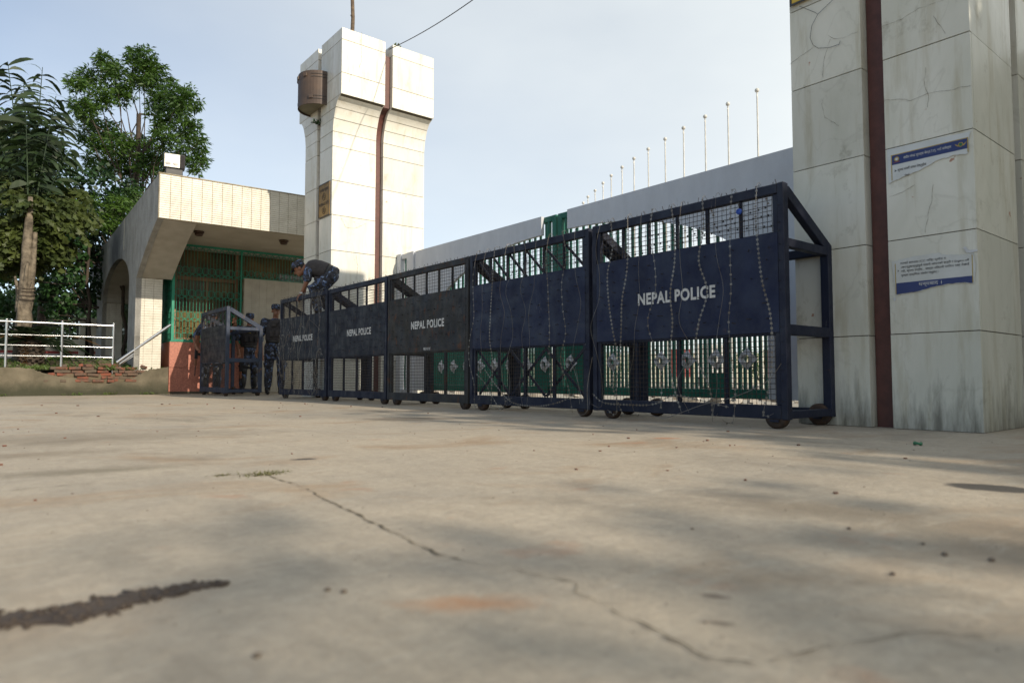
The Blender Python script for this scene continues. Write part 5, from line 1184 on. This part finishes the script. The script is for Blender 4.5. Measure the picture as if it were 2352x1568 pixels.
# ================================================================== shade trees and wall beyond the right edge of the view
def world_tree(name, label, foot, h_fork, blobs, leaf_mat, n, size, asp, seed, r0):
    rr = random.Random(seed); nr = np.random.default_rng(seed); T = thing(name, label, 'tree', foot, 0, 'roadside trees outside the picture'); b = MB()
    tp = limb(b, (0, 0, 0), (rr.gauss(0, .2), rr.gauss(0, .2), h_fork), r0, r0 * .6, rr, .05, 7)
    cs = [Vector(c[:3]) for c in blobs]
    for c in cs: limb(b, tp[rr.choice((4, 5, 6, 7))], c, r0 * .3, r0 * .06, rr, .1, 4)
    b.build('trunk', M['bark_dark'], T); quads('crown', leafset(cs, [c[3] for c in blobs], n, size, asp, nr), leaf_mat, T)
rs = random.Random(77)
blA = [(rs.uniform(-.7, 1.3), rs.uniform(-2.2, .6), rs.uniform(4.2, 6.2), rs.uniform(.5, .8)) for _ in range(15)] + [(.15, .1, 6.4, .5), (.5, -.4, 6.2, .5), (.9, .1, 6.2, .35), (.3, -.9, 6.0, .5)]
world_tree('roadside_tree', 'roadside tree standing behind the camera to the right', (2.1, -11.6, 0), 4.6, blA, M['leaf_tree'], 46, .24, .5, 71, .20)
blB = [(rs.uniform(-2.0, 1.7), rs.uniform(-3.4, 1.6), rs.uniform(2.8, 5.6), rs.uniform(.9, 1.3)) for _ in range(32)]
world_tree('roadside_tree', 'large roadside tree right of the gate, beyond the right edge', (6.95, -7.8, 0), 3.6, blB, M['leaf_tree'], 52, .30, .55, 72, .30)
blC = [(rs.uniform(-.9, .8), rs.uniform(-.8, .8), 2.6 + 3.4 * i_ / 20, rs.uniform(.75, 1.0)) for i_ in range(21)]  # added unseen tree, crown shaped to keep sun off the right pillar's side
world_tree('roadside_tree', 'added unseen tree over the compound wall, there to shade the right pillar', (6.75, -4.6, 0), 2.8, blC, M['leaf_tree'], 90, .30, .55, 73, .24)
t = thing('compound_wall', 'plain compound wall running right from the gate pillar', 'wall', (6.0, 1.38, 0))
bpart('wall', t, M['cream'], (0, -26, 0), (.25, -.005, 2.6), 0); bpart('coping', t, M['whiteband'], (-.05, -26, 2.601), (.30, -.005, 2.70), 0)

# ================================================================== people
def remesh(b, name, mat, parent, vox=.011, smooth=5):
    me = b.mesh(name); ob = bpy.data.objects.new(name, me); COL.objects.link(ob)
    m = ob.modifiers.new('r', 'REMESH'); m.mode = 'VOXEL'; m.voxel_size = vox; m.use_smooth_shade = True
    s = ob.modifiers.new('s', 'SMOOTH'); s.factor = .5; s.iterations = smooth
    dg = bpy.context.evaluated_depsgraph_get(); out = bpy.data.meshes.new_from_object(ob.evaluated_get(dg)); bpy.data.objects.remove(ob); out.name = name; out.materials.clear()
    return link(name, out, mat, parent)
def loft(b, rings, lat, fwd_hint, n=16):
    """rings: (centre, half width, half depth); lateral axis fixed"""
    lat = Vector(lat).normalized(); vs = []; fs = []; K = len(rings)
    for i, (c, rw, rd) in enumerate(rings):
        d = (Vector(rings[min(i + 1, K - 1)][0]) - Vector(rings[max(i - 1, 0)][0])).normalized(); f = d.cross(lat).normalized(); l = f.cross(d).normalized()
        for j in range(n):
            a = 2 * math.pi * j / n; ca, sa = math.cos(a), math.sin(a); e = .8
            vs.append(Vector(c) + l * rw * math.copysign(abs(ca) ** e, ca) + f * rd * math.copysign(abs(sa) ** e, sa))
    for i in range(K - 1):
        for j in range(n): fs.append((i * n + j, i * n + (j + 1) % n, (i + 1) * n + (j + 1) % n, (i + 1) * n + j))
    fs.append(tuple(range(n))); fs.append(tuple(range((K - 1) * n, K * n))); b.add(vs, fs, True)
def chain(b, pts, rs_, n=10):
    P_ = [Vector(p) for p in pts]; out = []; rr = []
    for i in range(len(P_) - 1):
        for j in range(4): t_ = j / 4; out.append(P_[i].lerp(P_[i + 1], t_)); rr.append(rs_[i] * (1 - t_) + rs_[i + 1] * t_)
    out.append(P_[-1]); rr.append(rs_[-1]); b.tube(out, rr, n)
    for p, r in zip(P_, rs_): b.ell(p, (r, r, r), 10, 6)
def hand(b, wrist, d, palm_n, sc=1.0, curl=.5, side=1):
    """palm and five fingers; d: direction of the hand, palm_n: palm normal (fingers curl towards it)"""
    d = Vector(d).normalized(); n = Vector(palm_n); n = (n - d * n.dot(d)).normalized(); s = d.cross(n) * side
    chain(b, [wrist, wrist + d * .045 * sc, wrist + d * .085 * sc], [.024 * sc, .030 * sc, .026 * sc]); c = wrist + d * .085 * sc
    for s_ in (-.02, .02): b.ell(wrist + d * .06 * sc + s * s_ * sc, (.02 * sc,) * 3, 8, 5)
    for k, (o, L) in enumerate(((-.030, .070), (-.010, .082), (.010, .078), (.029, .060))):
        p0 = c + s * o * sc; d1 = (d + n * curl * .5 + s * o * 3).normalized(); d2 = (d + n * curl * 1.6 + s * o * 2).normalized()
        p1 = p0 + d1 * L * .5 * sc; p2 = p1 + d2 * L * .5 * sc; b.tube([p0 - d * .02, p0, p1, p2], [.010 * sc, .010 * sc, .009 * sc, .007 * sc], 8); b.ell(p2, (.0075 * sc,) * 3, 6, 4)
    t0 = wrist + d * .03 * sc - s * .024 * sc; t1 = t0 + (d * .6 - s * .8 + n * .3).normalized() * .038 * sc; t2 = t1 + (d * .9 - s * .2 + n * .5).normalized() * .032 * sc
    b.tube([wrist + d * .02 - s * .01, t0, t1, t2], [.012 * sc, .013 * sc, .011 * sc, .008 * sc], 8); b.ell(t2, (.0085 * sc,) * 3, 6, 4)
def headparts(b, c, up, fw, k=1.0):
    up = Vector(up).normalized(); fw = Vector(fw); fw = (fw - up * fw.dot(up)).normalized(); rt = fw.cross(up)
    m = Matrix((rt, fw, up)).transposed()
    b.ell(c + up * .025 * k, (.072 * k, .092 * k, .088 * k), 16, 11, m); b.ell(c - up * .045 * k + fw * .022 * k, (.056 * k, .066 * k, .066 * k), 14, 9, m); b.ell(c - up * .088 * k + fw * .062 * k, (.026 * k, .022 * k, .020 * k), 8, 6, m)
    b.tube([c + fw * .088 * k + up * .018 * k, c + fw * .112 * k - up * .025 * k], [.008 * k, .016 * k], 8); b.ell(c + fw * .105 * k - up * .028 * k, (.017 * k, .014 * k, .011 * k), 8, 5, m)
    b.ell(c + fw * .086 * k - up * .062 * k, (.026 * k, .012 * k, .010 * k), 8, 5, m); b.ell(c + fw * .083 * k + up * .024 * k, (.05 * k, .014 * k, .010 * k), 10, 5, m)
    for s in (-1, 1): b.ell(c + rt * s * .075 * k - fw * .008 * k - up * .012 * k, (.011 * k, .022 * k, .033 * k), 8, 6, m)
    return m, rt, up, fw
def person(label, loc_, J, up, fw, hfw, hup, lat, vest='vest', cap='camo', k=1.0, group='police officers', stf=False, pads=False, hands=None):
    T = thing('person', label, 'person', loc_, 0, group); J = {a: Vector(b) - Vector(loc_) for a, b in J.items()}
    b = MB(); hc = J['head']
    m, rt, hu, hf = headparts(b, hc, hup, hfw, k)
    chain(b, [J['chest'], J['neck'], hc - hu * .05 * k], [.07 * k, .055 * k, .052 * k])
    loft(b, [(J['pelvis'], .13 * k, .09 * k), (J['spine'], .125 * k, .088 * k), (J['chest'], .155 * k, .10 * k), (J['neck'], .07 * k, .06 * k)], lat, fw)
    for s in 'LR':
        chain(b, [J['sh' + s], J['el' + s], J['wr' + s]], [.048 * k, .040 * k, .027 * k])
        chain(b, [J['hip' + s], J['kn' + s], J['an' + s]], [.075 * k, .05 * k, .04 * k])
        hd, hn = hands[s] if hands else ((0, 0, -1), (1 if s == 'R' else -1, 0, 0))
        hand(b, J['wr' + s], hd, hn, k, .55, 1 if s == 'L' else -1)
    remesh(b, 'body', M['skin'], T, .0085, 3)
    ey = MB()
    for s in (-1, 1): ey.ell(hc + hf * .088 * k + rt * s * .030 * k + hu * .006 * k, (.013 * k, .006 * k, .007 * k), 8, 5, m)
    for s in (-1, 1): ey.ell(hc + hf * .093 * k + rt * s * .030 * k + hu * .026 * k, (.020 * k, .004 * k, .005 * k), 8, 4, m)
    ey.ell(hc + hf * .0975 * k - hu * .060 * k, (.022 * k, .003 * k, .003 * k), 8, 4, m)
    ey.build('eyes_and_brows', M['hair'], T)
    hr = MB(); hr.ell(hc + hu * .030 * k - hf * .012 * k, (.0765 * k, .0905 * k, .082 * k), 16, 9, m); hr.build('hair', M['hair'], T)
    # cap: stiff crown and bill
    cp = MB(); base = hc + hu * .052 * k; n = 20; vs = []; 
    prof = [(1.0, -.012), (1.03, .02), (1.0, .052), (.86, .075), (.45, .082), (.02, .083)]
    for (q, z) in prof:
        for j in range(n): a = 2 * math.pi * j / n; vs.append(base + rt * math.cos(a) * .086 * k * q + hf * (math.sin(a) * .103 * k * q) + hu * z * k)
    cp.add(vs, [(i * n + j, i * n + (j + 1) % n, (i + 1) * n + (j + 1) % n, (i + 1) * n + j) for i in range(len(prof) - 1) for j in range(n)] + [tuple(range(n)), tuple(range((len(prof) - 1) * n, len(prof) * n))], True)
    cp.build('cap', M[cap], T)
    bl = MB(); top = []; bot = []
    for j in range(9): a = math.pi * (.12 + .76 * j / 8); ex = .055 * math.sin(math.pi * j / 8); c = base + rt * math.cos(a) * .088 * k + hf * (math.sin(a) * .104 + ex) * k + hu * (-.008 - ex * .35) * k; i_ = base + rt * math.cos(a) * .084 * k + hf * math.sin(a) * .098 * k + hu * -.006 * k; top += [i_, c]
    bl.add(top, [(2 * j, 2 * j + 2, 2 * j + 3, 2 * j + 1) for j in range(8)]); bl.add([p - hu * .005 for p in top], [(2 * j, 2 * j + 1, 2 * j + 3, 2 * j + 2) for j in range(8)]); bl.build('cap_bill', M[cap], T)
    # clothes
    b = MB(); loft(b, [(J['pelvis'] + (J['pelvis'] - J['spine']) * .35, .165 * k, .125 * k), (J['pelvis'], .168 * k, .125 * k), (J['spine'], .158 * k, .118 * k), (J['chest'], .182 * k, .128 * k), (J['neck'] - (J['neck'] - J['chest']) * .25, .12 * k, .09 * k), (J['neck'], .068 * k, .066 * k)], lat, fw)
    for s in 'LR':
        e = J['sh' + s].lerp(J['el' + s], .80); chain(b, [J['chest'].lerp(J['sh' + s], .7), J['sh' + s], e], [.085 * k, .074 * k, .070 * k])
    remesh(b, 'shirt', M['camo'], T, .014, 3)
    b = MB(); loft(b, [(J['pelvis'] + (J['pelvis'] - J['spine']) * .45, .165 * k, .13 * k), (J['pelvis'], .166 * k, .128 * k), (J['pelvis'].lerp(J['spine'], .4), .155 * k, .118 * k)], lat, fw)
    for s in 'LR':
        h_, kn, an = J['hip' + s], J['kn' + s], J['an' + s]; rr = random.Random(hash(label) % 99 + ord(s))
        chain(b, [h_, h_.lerp(kn, .5), kn, kn.lerp(an, .45), kn.lerp(an, .78)], [.112 * k, .100 * k, .082 * k, .080 * k, .072 * k])
        for q in range(7): p = h_.lerp(kn, .2 + .8 * q / 7); b.ell(p + Vector((rr.gauss(0, .02), rr.gauss(0, .02), 0)), (.098 * k, .098 * k, .03 * k), 10, 5)
    remesh(b, 'trousers', M['camo'], T, .015, 3)
    for s in 'LR':
        b = MB(); kn, an, to = J['kn' + s], J['an' + s], J['to' + s]; chain(b, [kn.lerp(an, .62), an], [.064 * k, .056 * k]); d = (to - an); d.z = 0; d = d.normalized() if d.length > .01 else Vector(fw)
        ft = an + Vector((0, 0, -.05 * k)); chain(b, [ft - d * .05 * k, ft + d * .06 * k, ft + d * .15 * k], [.045 * k, .045 * k, .036 * k]); remesh(b, 'boot', M['boot'], T, .012, 3)
        if pads: b = MB(); f_ = Vector(fw).normalized(); b.ell(kn + f_ * .065 * k, (.062 * k, .035 * k, .085 * k), 12, 7); b.ell(kn.lerp(an, .5) + f_ * .06 * k, (.052 * k, .03 * k, .13 * k), 12, 7); b.build('knee_pad', M['boot'], T)
    b = MB(); loft(b, [(J['pelvis'].lerp(J['spine'], .45), .185 * k, .140 * k), (J['spine'].lerp(J['chest'], .3), .186 * k, .146 * k), (J['chest'], .196 * k, .148 * k), (J['chest'].lerp(J['neck'], .55), .160 * k, .120 * k), (J['chest'].lerp(J['neck'], .85), .105 * k, .09 * k)], lat, fw); v = remesh(b, 'vest', M[vest], T, .015, 3)
    f_ = Vector(fw).normalized(); la = Vector(lat).normalized(); sp = (J['chest'] - J['pelvis']).normalized()
    mm = Matrix((la, f_, sp)).transposed().to_4x4()
    for i, (u, z, w_, h_) in enumerate(((-.105, .10, .07, .12), (0, .10, .07, .12), (.105, .10, .07, .12), (-.07, .28, .10, .10), (.07, .28, .10, .10))):
        c = J['pelvis'] + sp * (z + .10) * k + la * u * k + f_ * .150 * k; MB().box((-w_ / 2 * k, -.02, -h_ / 2 * k), (w_ / 2 * k, .022, h_ / 2 * k), .008, Matrix.Translation(c) @ mm).build('pouch', M[vest], v)
    if stf: text('STF', M['yellow_ink'], v, J['chest'] + f_ * .178 * k + sp * .02 - la * .05 * k, -Vector(lat) if False else stf[0], stf[1], .075, .035, .03, thick=.003)
    bt = MB(); loft(bt, [(J['pelvis'] + sp * .02, .176 * k, .136 * k), (J['pelvis'] + sp * .075 * k, .174 * k, .134 * k)], lat, fw); bt.build('belt', M['boot'], T)
    return T
def standing(base, face, h, armL, armR, lean=0.0, step=.0, hd=None):
    """face: direction the person looks, arms: (elbow offset, wrist offset) from the shoulder in (left, forward, up)"""
    k = h / 1.74; f = Vector((face[0], face[1], 0)).normalized(); l = Vector((0, 0, 1)).cross(f); B = Vector(base); u = Vector((0, 0, 1))
    def q(a, b_, c): return B + l * a * k + f * (b_ + lean * max(0, c - .9)) * k + u * c * k
    J = dict(pelvis=q(0, 0, .97), spine=q(0, .005, 1.12), chest=q(0, .0, 1.30), neck=q(0, .0, 1.47), head=q(0, .03, 1.615))
    for s, sg in (('L', 1), ('R', -1)):
        J['hip' + s] = q(sg * .095, 0, .92); J['kn' + s] = q(sg * .115, .03 + sg * step, .50); J['an' + s] = q(sg * .125, -.01 + sg * step * 1.3, .095); J['to' + s] = q(sg * .15, .16 + sg * step * 1.3, .04)
        sh_ = (sg * .205, 0, 1.405); J['sh' + s] = q(*sh_); e, w_ = (armL if s == 'L' else armR)
        J['el' + s] = q(sh_[0] + sg * e[0], e[1], sh_[2] + e[2]); J['wr' + s] = q(sh_[0] + sg * w_[0], w_[1], sh_[2] + w_[2])
    return J, f, l, k
UP = Vector((0, 0, 1))
# man beside the wire-wrapped barricade
base = (4.80, 13.30, 0); J, f, l, k = standing(base, (-.15, -1), 1.76, ((.05, .02, -.29), (.07, .10, -.53)), ((.06, -.02, -.29), (.13, .03, -.55)))
person('officer in grey vest and blue camouflage half hidden behind the wire-wrapped barricade', base, J, UP, f, f + Vector((.15, 0, 0)), UP, l, 'vest_grey', k=k, hands={'L': ((0, 0, -1), f), 'R': ((-.25, -.05, -1), f + l)})
# man with lettered vest behind the lone barricade
base = (4.66, 14.42, 0); J, f, l, k = standing(base, (-.05, -1), 1.66, ((.05, .0, -.29), (.06, .06, -.54)), ((.06, .02, -.28), (.05, .16, -.48)))
person('officer in black vest with yellow letters standing behind the lone greyed barricade', base, J, UP, f, f - UP * .12, UP + f * .1, l, 'vest', 'camo', k, stf=(l * 1.0, UP), pads=True, hands={'L': ((0, 0, -1), f), 'R': ((.1, .1, -1), f)})
rf = thing('rifle', 'rifle with reddish wood stock held muzzle down by the officer in the lettered vest', 'rifle', base + Vector((0, 0, 0)) if isinstance(base, Vector) else base)
def rifle(T, p, d, L=.95):
    p = Vector(p); d = Vector(d).normalized(); s = d.cross(Vector((0, 1, 0))).normalized()
    MB().beam(p, p + d * L * .32, .035, .095, .012, s).build('stock', M['rifle_wood'], T); MB().beam(p + d * L * .33, p + d * L * .58, .04, .06, .008, s).build('receiver', M['gun'], T); MB().beam(p + d * L * .585, p + d * L * .75, .038, .045, .01, s).build('handguard', M['rifle_wood'], T)
    MB().tube([p + d * L * .755, p + d * L], .009, 8).build('barrel', M['gun'], T); MB().beam(p + d * L * .45 + s * .03, p + d * L * .50 + s * .17, .025, .05, .006).build('magazine', M['gun'], T)
rifle(rf, (-.19, -.13, .95), (.0, .05, -1), .85)
# man behind the sheet of the lone barricade
base = (3.93, 14.42, 0); J, f, l, k = standing(base, (-.05, -1), 1.66, ((.10, .16, -.10), (.16, .38, .05)), ((.13, -.06, -.25), (.12, .14, -.42)))
person('officer mostly hidden behind the sheet of the lone greyed barricade, one hand raised', base, J, UP, f, f, UP, l, 'vest', 'camo', k, pads=True, hands={'L': ((-.3, -.3, 1), f), 'R': ((.2, -.6, -.6), f)})
rf = thing('rifle', 'rifle slung low at the side of the officer hidden behind the lone barricade', 'rifle', base); rifle(rf, (-.29, -.05, 1.16), (-.05, -.05, -1), .8)
# climbing man
def E_(x, y, d): return atD((940 + x * .33167) / 1.4898, (860 + y * .33167) / 1.4898, d)
J = dict(pelvis=E_(592, 232, 10.75), spine=E_(505, 195, 10.75), chest=E_(410, 178, 10.75), neck=E_(325, 165, 10.75), head=E_(262, 180, 10.75),
         shL=E_(345, 205, 10.60), elL=E_(338, 300, 10.58), wrL=E_(280, 432, 10.62), shR=E_(350, 180, 10.95), elR=E_(325, 300, 10.98), wrR=E_(300, 440, 10.80),
         hipL=E_(585, 255, 10.66), knL=E_(400, 385, 10.55), anL=E_(455, 640, 10.62), toL=E_(400, 690, 10.62), hipR=E_(595, 255, 10.86), knR=E_(450, 420, 10.90), anR=E_(560, 610, 10.92), toR=E_(500, 660, 10.92))
vr = ray(735, 640); lat = Vector((-vr.x, -vr.y, 0)).normalized(); left_img = -_rt
spn = (J['neck'] - J['pelvis']).normalized(); fwv = spn.cross(lat); fwv = fwv if fwv.z < 0 else -fwv
person('officer in blue camouflage bending over the top of the wire-wrapped barricade', (4.35, 10.35, 0), J, UP, fwv, left_img * .75 - UP * .65, UP * .85 + left_img * .5, lat, 'vest_grey', 'camo', .97, hands={'L': (left_img * .6 - UP * .75, left_img * -.2 - UP), 'R': (left_img * .6 - UP * .7, left_img * -.2 - UP)})
wt = thing('wristwatch', 'pale wristwatch on the climbing officer', 'watch', E_(280, 432, 10.62)); ax = (E_(280, 432, 10.62) - E_(338, 300, 10.58)).normalized(); sx = ax.orthogonal().normalized(); sy = ax.cross(sx)
MB().tube([sx * math.cos(a) * .033 + sy * math.sin(a) * .033 for a in [i * .524 for i in range(13)]], .008, 5, False).build('strap', M['watch'], wt); MB().ell(lat * .034, (.018, .018, .018), 10, 6).build('dial', M['watch'], wt)
